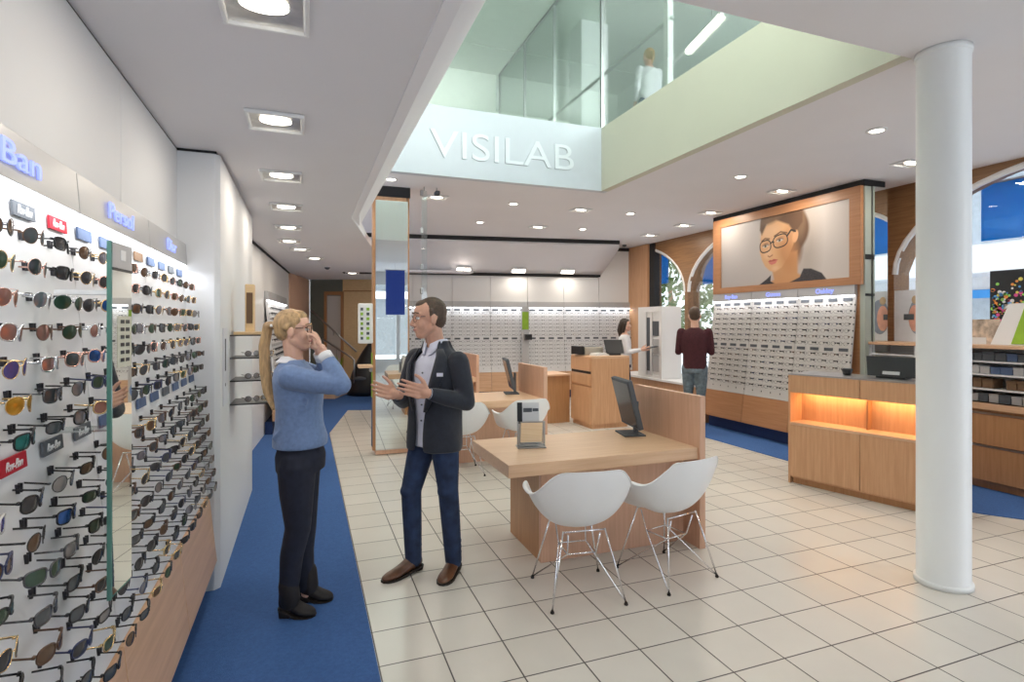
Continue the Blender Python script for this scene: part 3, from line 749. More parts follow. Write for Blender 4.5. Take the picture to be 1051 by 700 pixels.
def monitor(x, y, yaw, z, label, sz=(.50, .34), tilt=-14, m='black', inside='black'):
    t = thing('computer_monitor', label, 'monitor', (x, y, z), yaw)
    T(t, 'base', MB().box(-.09, .09, -.12, .12, 0, .012), m, bevel=.003)
    T(t, 'stand', MB().box(.035, .06, -.035, .035, .01, .27), 'plate', bevel=.003)
    w, h = sz; a = math.radians(tilt); R = Matrix.Rotation(a, 4, 'Y')
    def tr(mb): mb.v = [tuple((R @ Vector(p))+Vector((-.03, 0, .262))) for p in mb.v]; return mb
    T(t, 'casing', tr(MB().box(-.02, .02, -w/2, w/2, -h/2, h/2)), m, bevel=.006)
    T(t, 'screen', tr(MB().box(-.0235, -.0205, -w/2+.02, w/2-.02, -h/2+.02, h/2-.02)), inside)
    return t
monitor(2.50, 3.93, -.22, .741, 'dark desktop monitor on the nearest oak desk', sz=(.42, .40), m='plate', inside='slate')
monitor(2.50, 6.75, -.22, .741, 'dark desktop monitor on the second oak desk', sz=(.42, .40), m='plate', inside='slate')
# tabletop mirror on desk 1
p = atZ(545, 459, .741)
t = thing('tabletop_mirror', 'small steel framed tabletop mirror on the left end of the nearest desk', 'mirror', (p.x, p.y, .741), -.20)
T(t, 'base', MB().box(-.105, .105, -.05, .06, 0, .010).box(-.10, .10, -.03, .0, .018, .026), 'steel', bevel=.003)
T(t, 'support', MB().box(-.103, -.093, -.012, .012, .01, .19).box(.093, .103, -.012, .012, .01, .19), 'steel')
def tl(mb, a=9, o=(0, 0, .03)):
    R = Matrix.Rotation(math.radians(a), 4, 'X'); mb.v = [tuple(R @ Vector(q)+Vector(o)) for q in mb.v]; return mb
T(t, 'mirror_frame', tl(MB().box(-.086, .086, -.004, .004, 0, .165)), 'steel')
T(t, 'mirror_glass', tl(MB().box(-.080, .080, -.0055, -.0042, .006, .158)), 'mirror')
pi = thing('display_card', 'glossy card with dark spectacles picture standing behind the desk mirror', 'card', (p.x+.0, p.y+.03, .741), -.20)
T(pi, 'card', tl(MB().box(-.075, .085, .01, .016, .0, .315), -4, (0, .035, .0)), 'whitewall')
T(pi, 'spine', tl(MB().box(-.082, -.045, .004, .012, .16, .318), -4, (0, .035, .0)), 'black')
T(pi, 'printed_picture', tl(MB().box(-.035, .03, .007, .0095, .245, .275).box(.035, .08, .007, .0095, .25, .272), -4, (0, .035, 0)), 'plate')
# chairs
def chair_shell():
    import math as m
    nr, na = 14, 48; c0_ = Vector((0, .02, 0))
    rings = []
    def rimz(a):  # a: 0 = back centre, pi = front
        d = abs(a)/PI*180
        def ss(x, e0, e1): x = max(0, min(1, (x-e0)/(e1-e0))); return x*x*(3-2*x)
        z = .815-.155*ss(d, 26, 78)+.008*ss(d, 80, 110)
        z -= .225*ss(d, 118, 158); return z
    def rimr(a):
        d = abs(a); x = .318*math.sin(d); y = -.285*math.cos(d)
        e = .82
        x = .312*math.copysign(abs(math.sin(d))**e, 1); y = -.29*math.copysign(abs(math.cos(d))**e, math.cos(d))
        return x*(1 if a > 0 else -1), y
    rows = []
    for i in range(nr+1):
        r = i/nr; row = []
        for j in range(na):
            a = -PI+2*PI*j/na; rx, ry = rimr(a); rz_ = rimz(a); front = max(0, -math.cos(a))
            t = r*PI/2; g = math.sin(t)**.78*(.80+.20*r**2) if front < .55 else math.sin(t)**.9
            w = max(0, min(1, (front-.35)/.4)); g = (math.sin(t)**.78*(.80+.20*r**2))*(1-w)+(math.sin(t)**.9)*w
            h = (1-math.cos(t))**(1.15)*(1-w)+r**3*w
            z = .425+(rz_-.425)*h
            row.append((rx*g, ry*g+.0, z))
        # lip
        rows.append(row)
    lip = []
    for j in range(na):
        a = -PI+2*PI*j/na; x, y, z = rows[-1][j]; side = abs(math.sin(a))**2
        lip.append((x*(1+.08*side), y*(1+.02), z-.006-.012*side))
    rows.append(lip)
    mb = MB(); b = 0
    for r in rows[1:]: mb.v += r
    n = na; k = len(rows)-1
    for i in range(k-1):
        for j in range(n): mb.f.append((i*n+j, (i+1)*n+j, (i+1)*n+(j+1) % n, i*n+(j+1) % n))
    mb.v.append((0, 0, .425)); c = len(mb.v)-1
    for j in range(n): mb.f.append((c, j, (j+1) % n))
    return mb
def make_chair(label, x, y, rz):
    t = thing('armchair', label, 'chair', (x, y, 0), rz, None)
    s = chair_shell().build('seat_shell', 'shell', t, smooth=True); k = s.modifiers.new('s', 'SOLIDIFY'); k.thickness = .008; k.offset = -1
    k = s.modifiers.new('u', 'SUBSURF'); k.levels = 1; k.render_levels = 1
    ft = .225
    ring = [(-.09, -.09, .27), (.09, -.09, .27), (.09, .09, .27), (-.09, .09, .27)]
    for sx in (-1, 1):
        for sy in (-1, 1):
            f = (sx*ft, sy*ft, .014)
            mb = MB().tube([f, (sx*.13, sy*.13, .425)], .0055, 8).tube([f, (sx*.09, -sy*.09, .27), (sx*.10, -sy*.13, .40)], .0048, 8)
            l = mb.build('leg', 'chrome', t, smooth=True)
            MB().lathe([(.011, .001), (.012, .006), (.008, .018)], 12, (f[0], f[1], 0)).build('rubber_foot', 'rubber', l)
    mb = MB().tube(ring, .0048, 8, closed=True)
    for sy in (-1, 1): MB().tube([(-.13, sy*.13, .418), (.13, sy*.13, .418)], .005, 8).build('seat_mount', 'chrome', t, smooth=True)
    mb.build('brace', 'chrome', t, smooth=True)
    return t
ch = make_chair('white moulded armchair at the nearest desk, the left one', 1.565, 3.06, math.radians(-8))
def put_chair(x, y, rz, label):
    c = copy_tree(ch); c.location = (x, y, 0); c.rotation_euler = (0, 0, rz); c['label'] = label; return c
put_chair(2.235, 3.08, math.radians(12), 'white moulded armchair at the nearest desk, the right one by the end panel')
put_chair(1.60, 5.95, math.radians(-4), 'white armchair at the second desk, partly hidden by the suited man')
put_chair(2.32, 5.95, math.radians(6), 'white armchair at the second desk, seen behind the tabletop mirror')
for c in (ch,): pass
for o in list(COL.objects):
    if o.get('category') == 'chair': o['group'] = 'white moulded armchairs'
# tower with drawers
t = thing('drawer_cabinet', 'tall oak cabinet with drawers carrying the printer and till screen', 'cabinet', (4.14, 7.634, 0))
T(t, 'body', MB().box(.02, .70, 0, .70, .07, 1.10).box(.04, .68, .03, .68, 0, .07), 'oak')
T(t, 'top', MB().box(.02, .70, 0, .70, 1.10, 1.135), 'oakx', bevel=.003)
for z0, z1, nm in ((.08, .66, 'door'), (.675, .86, 'drawer'), (.90, 1.13, 'drawer')):
    T(t, nm, MB().box(0, .02, .02, .68, z0, z1-.012), 'oak', bevel=.002)
T(t, 'shadow_gap', MB().box(.012, .02, .02, .68, .86, .90), 'slot')
t = thing('side_cabinet', 'low oak cabinet with pale top joined left of the tall drawer cabinet', 'cabinet', (3.70, 8.0, 0))
T(t, 'body', MB().box(0, .43, 0.34, .9, 0, .78), 'oakd'); T(t, 'top', MB().box(-.1, .43, .30, .95, .78, .81), 'oakx', bevel=.003)
t = thing('printer', 'beige and black desktop printer on the tall oak cabinet', 'printer', (4.30, 8.10, 1.136), .1)
T(t, 'body', MB().box(-.10, .26, -.14, .14, 0, .13), mat('beige_plastic', (.36, .33, .28), .5, noise=.03), bevel=.02)
T(t, 'paper_tray', MB().box(-.20, -.10, -.13, .13, .01, .15), 'black', bevel=.012)
T(t, 'top_slot', MB().box(-.05, .2, -.1, .1, .131, .137), 'plate')
t = thing('paper_stack', 'small pile of white papers between printer and till screen', 'papers', (4.42, 7.86, 1.136), .2)
T(t, 'lower_sheets', MB().box(-.12, .12, -.1, .1, 0, .02), 'white'); T(t, 'upper_sheets', MB().box(-.10, .1, -.09, .1, .021, .04), 'white')
t = thing('till_screen', 'black till terminal on the right end of the tall oak cabinet', 'till', (4.68, 7.86, 1.136), -.15)
T(t, 'base', MB().box(-.10, .10, -.09, .10, 0, .05), 'black', bevel=.01)
T(t, 'screen', MB().hexa([(-.15, -.10, .03), (.15, -.10, .03), (.15, -.07, .03), (-.15, -.07, .03), (-.16, .0, .25), (.15, .0, .25), (.15, .03, .25), (-.16, .03, .25)]), 'black', bevel=.006)
# counter with glowing niches
P0 = Vector((4.694, 4.389, 0)); dirv = Vector((5.007-4.694, 3.206-4.389, 0)).normalized()
ang = math.atan2(dirv.y, dirv.x)     # local +x along the counter, local +y behind it
t = thing('service_counter', 'oak service counter with two amber lit niches, behind the white column', 'counter', tuple(P0), ang)
CL = 1.36; CW = .46
T(t, 'plinth', MB().box(.03, CL-.03, .04, CW, 0, .06), 'oakd')
T(t, 'body', MB().box(.02, CL-.02, .02, CW, .06, .62).box(.02, CL, .24, CW, .62, .935).box(0.02, CL, .02, CW, .935, 1.115), 'oak')
T(t, 'end_panel', MB().box(0, .02, 0, CW, .0, 1.13), 'oak', bevel=.002)
for i in range(2):
    x0 = .022+i*.66; x1 = x0+.655
    T(t, 'lower_door', MB().box(x0, x1, 0, .02, .075, .605), 'oak', bevel=.002)
    T(t, 'upper_panel', MB().box(x0, x1, 0, .02, .938, 1.118), 'oak', bevel=.002)
    T(t, 'niche_light', MB().box(x0+.02, x1-.02, .195, .225, .915, .932), 'lampwarm')
    area('niche_light', (x0+.36, .17, .915), .60, 1.5, (1, .62, .28), parent=t, size_y=.06)
T(t, 'niche_divider', MB().box(.672, .687, .16, .24, .62, .935), 'oakd')
T(t, 'niche_shelf', MB().box(.02, CL, -.001, .24, .607, .632), 'oakx')
T(t, 'counter_top', MB().box(-.0, CL, -.003, CW, 1.119, 1.135), 'steel', bevel=.002)
q = P0+dirv*.62+Vector((-dirv.y, dirv.x, 0))*.30
t = thing('till_monitor', 'black till monitor seen from behind at the end of the lit counter', 'monitor', (P0+dirv*.86+Vector((-dirv.y, dirv.x, 0))*.26)+Vector((0, 0, 1.136)), ang)
T(t, 'foot', MB().box(-.12, .12, -.07, .10, 0, .02), 'black', bevel=.004)
T(t, 'casing', MB().hexa([(-.20, -.05, .015), (.20, -.05, .015), (.20, -.01, .015), (-.20, -.01, .015), (-.23, -.0, .20), (.22, -.0, .20), (.22, .03, .20), (-.23, .03, .20)]), 'black', bevel=.006)
T(t, 'rating_plate', MB().hexa([(-.07, -.053, .035), (.07, -.053, .035), (.07, -.046, .035), (-.07, -.046, .035), (-.07, -.044, .065), (.07, -.044, .065), (.07, -.038, .065), (-.07, -.038, .065)]), 'header')
t = thing('pen_cup', 'small black cup on the lit oak counter beside the till monitor', 'cup', (P0+dirv*.44+Vector((-dirv.y, dirv.x, 0))*.30)+Vector((0, 0, 1.136)))
T(t, 'cup', MB().lathe([(.035, 0), (.05, .05), (.052, .06), (.046, .058), (.03, .01)], 24), 'black', smooth=True); T(t, 'lid', MB().lathe([(.04, .056), (.04, .062)], 24), 'plate')
# low drawer unit along the right facade
t = thing('shelf_unit', 'oak drawer unit with open shelves of boxes under the right window', 'shelf unit', (6.30, 1.9, 0))
UL = 2.85
T(t, 'plinth', MB().box(.06, .55, 0, UL, 0.009, .09), 'oakd')
T(t, 'body', MB().box(.03, .55, 0, UL, .09, .86), 'oakd')
for i in range(3):
    y0, y1 = .004+i*.95, .946+i*.95
    for z0, z1 in ((.095, .425), (.45, .75)):
        d = T(t, 'drawer', MB().box(0, .03, y0, y1, z0, z1), 'oakd', bevel=.002)
        MB().box(-.004, .03, y0, y1, z1+.002, z1+.020).build('grip_rail', 'steel', d)
T(t, 'worktop', MB().box(-.01, .55, 0, UL, .80, .86), 'oakh')
T(t, 'back', MB().box(.40, .43, 0, UL, .86, 1.40), 'white')
for z in (.985, 1.13, 1.26): T(t, 'shelf', MB().box(.06, .42, .02, UL-.55, z, z+.014), 'white')
T(t, 'shelf', MB().box(.06, .42, UL-.53, UL-.02, 1.28, 1.295), 'white')
for y in (0, UL-.56, UL-.02): T(t, 'upright', MB().box(.04, .43, y, y+.02, .86, 1.40), 'white')
T(t, 'top', MB().box(.02, .68, -.0, UL+.02, 1.40, 1.432), 'oakh', bevel=.003)
bcol = [('black', 'dark'), ('plateblue', 'slate blue'), ('plate', 'grey'), ('header', 'silver'), ('platebr', 'brown')]
rb = random.Random(2); k = 0
lev = [(.861, .09, 'worktop level'), (1.0, .10, 'lower shelf'), (1.145, .085, 'middle shelf'), (1.275, .09, 'top shelf')]
LEVC = {0: ['header', 'plate', 'header'], 1: ['platebr', 'black', 'platebr'], 2: ['plateblue', 'header', 'plate'], 3: ['plate', 'plateblue', 'plate']}
for li, (z, h, nm) in enumerate(lev):
    y = .06; n = 0
    while y < 2.2:
        wd = rb.uniform(.07, .11)
        if not (rb.random() < .06):
            c = rb.choice(LEVC[li]); dsc = {'header': 'silver', 'plate': 'grey', 'platebr': 'brown', 'black': 'black', 'plateblue': 'slate blue'}[c]
            r = thing('spectacle_case', f'{dsc} spectacle box, number {n+1} from the near end, {nm} right of the column'.replace('number ', ''), 'box', (6.40, 1.9+y, z+.002), 0, 'boxes on the open shelves')
            n_ord = ORD[min(n, 17)] if n < 18 else 'later'
            r['label'] = f'{dsc} spectacle box on the {nm}, {n_ord} from the near end' if n < 18 else f'{dsc} spectacle box on the {nm}, position {n+1}'
            hh = h*rb.uniform(.8, 1)
            T(r, 'box', MB().box(0, .16, 0, wd-.008, 0, hh*.7), c, bevel=.003)
            T(r, 'lid', MB().box(-.003, .163, -.002, wd-.006, hh*.7, hh), c, bevel=.003)
            n += 1
        y += wd
# oak post + mirrored pillar right of the poster
S('wall_oak_post', MB().box(6.62, 6.98, 4.76, 4.98, 0, 1.42), 'oakd')
S('wall_right_end', MB().box(6.27, 6.375, 4.735, 4.80, 0, 3.30), 'mirrorview')  # painted panel standing in for a mirror strip and its reflection
S('trim_right_end_bands', MB().box(6.27, 6.372, 4.728, 4.735, 2.42, 2.48).box(6.27, 6.372, 4.728, 4.735, 1.98, 2.01), 'slot')
t = thing('mirror_pillar', 'mirror clad pillar at the right end of the poster wall', 'mirror', (6.385, 4.70, 0))
T(t, 'mirror_panel', MB().box(0, .22, .0, .02, .02, 3.29), 'mirror'); T(t, 'core', MB().box(0, .22, .021, .05, 0.01, 3.30), 'steel')
# white display machine and low oak/white sill counter
t = thing('window_counter', 'low oak counter with white top under the far windows', 'counter', (6.0, 7.45, 0))
T(t, 'body', MB().box(.06, .98, .0, 2.65, 0.009, .60), 'oak'); T(t, 'top', MB().box(.0, .98, -.02, 2.65, .60, .64), 'white', bevel=.004)
def Dl(u, v, d): return atD(u, v, d)
p0 = atD(655, 386, 10.75); p1 = atD(679, 386, 10.0); dv = (p1-p0); dv.z = 0; wd = dv.length; aa = math.atan2(dv.y, dv.x)
t = thing('display_cabinet', 'tall white display cabinet with dark strip and niches by the far window', 'cabinet', (p0.x, p0.y, .641), aa)
WW = wd; T(t, 'body', MB().box(0, WW, .03, .42, 0, 1.32), 'white', bevel=.01)
T(t, 'front_frame', MB().box(0, WW, .0, .03, 0, .05).box(0, WW, 0, .03, 1.22, 1.32).box(0, .35*WW, 0, .03, .05, 1.22).box(.52*WW, .60*WW, 0, .03, .05, 1.22).box(.90*WW, WW, 0, .03, .05, 1.22), 'white')
T(t, 'eyewear_strip', MB().box(.36*WW, .51*WW, .012, .028, .12, 1.12), 'plate')
T(t, 'screen', MB().box(.61*WW, .89*WW, .01, .028, .78, 1.05), 'plate')
T(t, 'niche', MB().box(.61*WW, .89*WW, .012, .028, .45, .72), 'header'); T(t, 'niche', MB().box(.61*WW, .89*WW, .012, .028, .12, .42), 'header')
# mirror column
ma = -1.5*PI/180
t = thing('mirror_column', 'tall floor to ceiling mirror column with oak edges behind the man', 'mirror', (.815, 7.09, 0), ma)
MW = .40
T(t, 'core', MB().box(.012, MW-.012, .012, .20, 0.009, 3.25), 'oak')
T(t, 'mirror_panel', MB().box(.0, MW, .0, .010, .06, 3.20), 'mirror')
T(t, 'plinth', MB().box(-.0, MW+.01, -.015, .20, 0.009, .055), 'oakp')
T(t, 'side_edge', MB().box(MW-.0, MW+.02, .012, .21, .055, 3.25), 'oakd')
T(t, 'side_edge', MB().box(-.035, .011, .012, .16, .055, 3.25), 'oakd')
T(t, 'head_trim', MB().box(-.035, MW+.03, -.01, .20, 3.25, 3.379), 'slot')
T(t, 'green_strip', MB().box(-.042, -.0355, .02, .15, .72, 1.28), 'lightgreen')
T(t, 'grey_strip', MB().box(-.042, -.0355, .02, .15, .10, .715), 'plateblue')
t = thing('counter_rack', 'white rack of small green and black items on the column left side', 'rack', (.60, 7.06, 1.40), ma)
T(t, 'panel', MB().box(0, .179, .0, .03, 0, .50), 'white', bevel=.02)
for r_ in range(7):
    T(t, 'item', MB().box(.03, .06, -.012, -.001, .05+r_*.06, .085+r_*.06), 'lightgreen' if r_ % 2 else 'plate'); T(t, 'item', MB().box(.10, .135, -.012, -.001, .05+r_*.06, .085+r_*.06), 'plate' if r_ % 2 else 'lightgreen')
t = thing('ledge', 'small oak ledge on the left side of the mirror column', 'shelf', (.60, 7.0, 1.10), ma)
T(t, 'board', MB().box(0, .17, 0, .22, 0, .035), 'oakx', bevel=.004)
T(t, 'bracket', MB().box(.14, .17, .05, .17, -.05, 0), 'steel')
t = thing('acrylic_panel', 'clear hanging acrylic panel with steel clamps beside the mirror column', 'panel', (1.40, 6.95, 0), ma)
T(t, 'panel', MB().box(-.035, .035, -.004, .004, .9, 3.33), 'acrylic')
for z in (3.30, 2.82, 2.36, 2.06): T(t, 'clamp', MB().box(-.05, -.015, -.03, .03, z-.035, z+.035), 'steel', bevel=.006)
T(t, 'hanger', MB().cyl((0, 0, 3.33), (0, 0, 3.379), .008, n=8), 'steel')
t = thing('security_camera', 'small dark camera bracket under the ceiling beside the mirror column', 'camera', (1.56, 6.95, 3.30))
T(t, 'arm', MB().cyl((0, 0, .079), (0, 0, .02), .008, n=8), 'steel'); T(t, 'body', MB().box(-.03, .03, -.07, .03, -.02, .03), 'plate', bevel=.01)
# standing mirror on the left display
t = thing('wall_mirror', 'narrow vertical try-on mirror standing off the left sunglasses display', 'mirror', (-.485, 1.735, 0), math.radians(-7))
T(t, 'mirror_glass', MB().box(.0, .004, .006, .122, .93, 1.80), 'mirror')
T(t, 'glass_backing', MB().box(-.007, -.001, .0, .125, .92, 1.868), 'edgeglass')
T(t, 'edge_strip', MB().box(-.001, .003, .0, .006, .92, 1.868), 'edgeglass')
T(t, 'top_plate', MB().box(-.001, .005, .006, .122, 1.80, 1.866), 'header')
T(t, 'logo_mark', MB().box(.0052, .0065, .05, .08, 1.822, 1.85), 'white'); T(t, 'dark_band', MB().box(-.0, .006, .006, .122, 1.792, 1.799), 'black')
T(t, 'sticker', MB().box(.0042, .005, .035, .118, 1.53, 1.67), 'cream')
for i in range(6): T(t, 'sticker_glasses', MB().box(.0052, .006, .050, .072, 1.545+i*.021, 1.555+i*.021).box(.0052, .006, .082, .104, 1.545+i*.021, 1.555+i*.021), 'black')
for z in (1.735, 1.36): T(t, 'arm', MB().box(-.16, -.006, .07, .10, z-.006, z+.006), 'white' if z > 1.5 else 'acrylic')
# shelf on the side of the pier
t = thing('glass_shelf', 'four slim black shelves with frames on the side of the white pier', 'shelf', (-.50, 4.42, 0))
for z in (1.57, 1.41, 1.25, 1.087): T(t, 'shelf_board', MB().box(.002, .26, -.13, .20, z-.008, z), 'black')
SHO = ['top shelf', 'second shelf', 'third shelf', 'bottom shelf']
for i, z in enumerate((1.57, 1.41, 1.25, 1.087)):
    if i == 0: continue
    for j, (kd, fc, lc) in enumerate((('round', 'black', 'pale gradient'), ('square', 'gold', 'pale gradient'))):
        place_sun(kd, fc, lc, (-.36+.10*j, 4.36+.05*j, z+.025), (0, 0, -1.2+.3*j), f'folded {fc} {kd} spectacles on the {SHO[i]} of the white pier, {"left" if j == 0 else "right"}', 'spectacles on the pier shelves')
t = thing('display_stand', 'upright pale wooden display block on the pier top shelf', 'display stand', (-.38, 4.42, 1.571))
T(t, 'block', MB().box(-.03, .03, -.05, .05, 0, .36), 'birch', bevel=.006); T(t, 'foot', MB().box(-.10, .10, -.09, .09, 0, .02), 'birch'); T(t, 'picture', MB().box(-.02, .02, -.055, -.0505, .08, .30), 'platebr')
t = thing('wall_poster', 'narrow white poster with dark lettering on the white pier side', 'poster', (-.499, 3.95, 1.0))
T(t, 'sheet', MB().box(0, .004, .0, .20, .12, .62), mat('poster_sheet', (.66, .67, .73), .5, noise=.02)); T(t, 'dark_print', MB().box(.0042, .005, .07, .12, .34, .55).box(.0042, .005, .08, .105, .24, .26), 'plate')
# corridor end: stairs, rails, black covered object
MBs = MB()
for i in range(1): MBs.prism([tuple((e0+ed*a-en*o)[:]) for a, o in ((.30, 1.35-.3*i), (1.05, 1.35-.3*i), (1.05, .04), (.30, .04))], .01 if i == 0 else .165*i, .165*(i+1))
S('floor_steps', MBs, 'oakx')
def stair_rail(u0, v0, u1, v1, d0, d1, label, down=None):
    a, b = atD(u0, v0, d0), atD(u1, v1, d1); t = thing('handrail', label, 'handrail', (b.x, b.y, 0))
    A, B = a-t.location, b-t.location
    pts = [A, B]
    if down: pts += [B+Vector((.05, -.02, -.06)), Vector((B.x+.06, B.y-.03, .01))]
    T(t, 'rail', MB().tube(pts, .022, 10), 'steel', smooth=True)
    m_ = A.lerp(B, .5); T(t, 'post', MB().cyl(m_, (m_.x, m_.y, .01 if down else m_.z-.12), .014, n=8), 'steel')
    return t
stair_rail(319, 318, 366, 361, 13.2, 12.9, 'upper dark handrail on the corridor end wall')
stair_rail(331, 348, 361, 367, 13.0, 12.5, 'bent steel handrail at the corridor steps, right of the blonde woman', True)
p = atZ(375, 403)
t = thing('lounge_chair', 'tall black rounded lounge chair at the far end of the corridor', 'chair', (p.x-.02, p.y-.45, 0.009), -YAW)
mb = MB(); sec = []
for i in range(15):
    z = 1.30*i/14; w = .42*(1-(i/14)**2.2)+.02; xo = .16*(i/14)
    sec.append([(xo+w*math.cos(2*PI*j/24), .36*(1-(i/14)**2)*math.sin(2*PI*j/24)+.02*math.sin(2*PI*j/24), z+.01) for j in range(24)])
T(t, 'shell', mb.loft(sec), 'black', smooth=True); T(t, 'cushion', MB().ell((-.05, -.30, .40), (.16, .09, .05)), 'plate', smooth=True)
t = thing('potted_plant', 'small yellow green plant on the handrail end of the corridor', 'plant', (p.x-.62, p.y-.30, 0.009))
T(t, 'pot', MB().lathe([(.09, .01), (.12, .55), (.11, .56)], 20), 'boardr', smooth=True)
mb = MB(); rp = random.Random(4)
for i in range(40):
    a = rp.uniform(0, 6.28); r_ = rp.uniform(.05, .16); z = rp.uniform(.6, .95); c, s = math.cos(a), math.sin(a)
    mb.add([(0, 0, .56), (c*r_*.6-s*.015, s*r_*.6+c*.015, z*.8), (c*r_, s*r_, z), (c*r_*.6+s*.015, s*r_*.6-c*.015, z*.8)], [(0, 1, 2, 3)])
T(t, 'leaves', mb, 'lightgreen')
# narrow pillar with picture in the back wall
q0 = bpt(BL-.05-BW*3-.12, -.34, 0)
t = thing('back_pillar', 'narrow grey pillar with green picture and black box before the back wall', 'pillar', q0, BROT)
T(t, 'panel', MB().box(-.08, .08, 0, .04, 0.009, 2.0), 'header'); T(t, 'green_picture', MB().box(-.07, .07, -.006, -.001, 1.52, 1.90), 'lightgreen'); T(t, 'black_box', MB().box(-.02, .12, -.12, -.001, 1.30, 1.42), 'black', bevel=.01)
# ================================================================ CEILING LIGHTS
def square_light(x, y, z, rz, label, power=14, s=.26, sy=None):
    sy = sy or s
    t = thing('ceiling_spotlight', label, 'ceiling light', (x, y, z), rz, 'recessed ceiling lights')
    a, b = s/2, sy/2; k = .018
    T(t, 'trim_frame', MB().box(-a, a, -b, -b+k, -.020, 0).box(-a, a, b-k, b, -.020, 0).box(-a, -a+k, -b+k, b-k, -.020, 0).box(a-k, a, -b+k, b-k, -.020, 0), 'white', bevel=.006)
    T(t, 'reflector', MB().box(-a+k, a-k, -b+k, b-k, -.006, -.001), 'reflector')
    T(t, 'lamp', MB().ell((a*.0, -b*.15, -.012), (a*.55, b*.34, .010)), 'lamp', smooth=True)
    area('spot_lamp', (0, 0, -.03), s*.7, power, (1, .90, .76), parent=t, size_y=sy*.7)
    return t
Lpos = [(-.13, 2.02), (-.149, 3.144), (-.165, 4.288), (-.168, 5.415), (-.183, 6.557), (-.202, 7.632), (-.08, 8.4), (.128, 9.5), (-.12, .9), (-.12, -.3), (.9, 12.0)]
Ll = ['large square ceiling light nearest the camera, over the blue carpet', 'second square ceiling light of the row above the blue carpet', 'third square ceiling light of the row above the blue carpet', 'fourth square ceiling light of the row above the blue carpet',
      'fifth square ceiling light of the row above the blue carpet', 'sixth square ceiling light of the row above the blue carpet', 'seventh square ceiling light, first one set off to the right', 'eighth square ceiling light, farthest and set to the right', 'square ceiling light above the camera left', 'square ceiling light behind the camera left', 'faint ceiling light near the corridor end wall']
for i, ((x, y), l) in enumerate(zip(Lpos, Ll)): square_light(x, y, 2.711, 0, l, power=4, s=.28)
def round_light(x, y, z, label, power=7):
    if x < 1: power = 1.5
    t = thing('ceiling_downlight', label, 'ceiling light', (x, y, z), 0, 'round ceiling downlights')
    T(t, 'ring', MB().lathe([(.085, 0), (.085, -.006), (.062, -.010), (.060, -.001)], 28), 'white', smooth=True)
    T(t, 'bulb', MB().lathe([(.055, -.002), (.055, -.006), (.03, -.012)], 24), 'lamp')
    l = bpy.data.lights.new('spot', 'SPOT'); l.energy = power*6; l.color = (1, .91, .78); l.spot_size = 2.2; l.spot_blend = .8; l.shadow_soft_size = .06
    o = bpy.data.objects.new('spot_lamp', l); COL.objects.link(o); o.location = (0, 0, -.03); o.parent = t
    return t
for x, y, l in ((.95, 6.72, 'small round downlight just above the mirror column top'), (2.804, 7.481, 'round downlight below the letters of the fascia sign'), (2.782, 9.046, 'round downlight over the second desk, left of the square fitting'), (4.743, 9.044, 'round downlight nearest the curved end of the back soffit'),
                (4.787, 5.163, 'round downlight midway between cream parapet and poster'), (4.775, 7.502, 'round downlight left of the poster, fourth from the column'), (4.787, 3.504, 'bright round downlight nearest left of the white column'), (5.6, 2.2, 'round downlight right of the white column'), (4.8, 1.3, 'round downlight overhead right'), (2.2, 1.2, 'round downlight overhead, above the camera')):
    round_light(x, y, 3.379, l)
for x, y, l in ((1.668, 7.444, 'square fitting beside the camera bracket near the mirror column'), (3.905, 7.509, 'square fitting in the middle of the right ceiling'), (3.878, 9.105, 'square fitting right of the round downlight, near the back slot'), (5.815, 5.546, 'square fitting above the right half of the poster'),
                (5.899, 7.003, 'square fitting above the left edge of the poster'), (6.225, 8.065, 'square fitting near the far arched window'), (6.3, 9.2, 'farthest square fitting by the oak pier'), (6.08, 4.093, 'double fitting left of the white column, near the arch')):
    square_light(x, y, 3.379, 0, l, power=8, s=.30, sy=.22)
for i, u in enumerate((479, 541, 598)):
    p = atD(u, 276, 11.2); z = None
    a = (Vector((p.x, p.y, 0))-b0).dot(bd)
    t = thing('soffit_light', ['left', 'middle', 'right'][i]+' rectangular light in the sloping back soffit', 'ceiling light', bpt(a, -.17, 2.80), BROT, 'soffit lights')
    R = Matrix.Rotation(math.radians(-36), 4, 'X')
    def rt(mb): mb.v = [tuple(R @ Vector(q)) for q in mb.v]; return mb
    T(t, 'housing', rt(MB().box(-.16, .16, -.07, .07, -.015, .02)), 'white', bevel=.008); T(t, 'lamp', rt(MB().box(-.14, .14, -.05, .05, -.020, -.016)), 'lamp')
    area('spot_lamp', (0, -.03, -.05), .28, 5, (1, .90, .76), parent=t, rot=(math.radians(-20), 0, 0), size_y=.1)
# small dome detectors
for u, v, z, l in ((641, 251, 3.379, 'small dark ceiling sensor near the back soffit end'), (336, 274, 2.711, 'small dark ceiling sensor over the corridor')):
    p = atZ(u, v, z); t = thing('ceiling_sensor', l, 'sensor', (p.x, p.y, z)); T(t, 'dome', MB().lathe([(.05, 0), (.045, -.03), (.02, -.05)], 20), 'plate', smooth=True); T(t, 'rim', MB().lathe([(.065, 0), (.065, -.008)], 20), 'white')
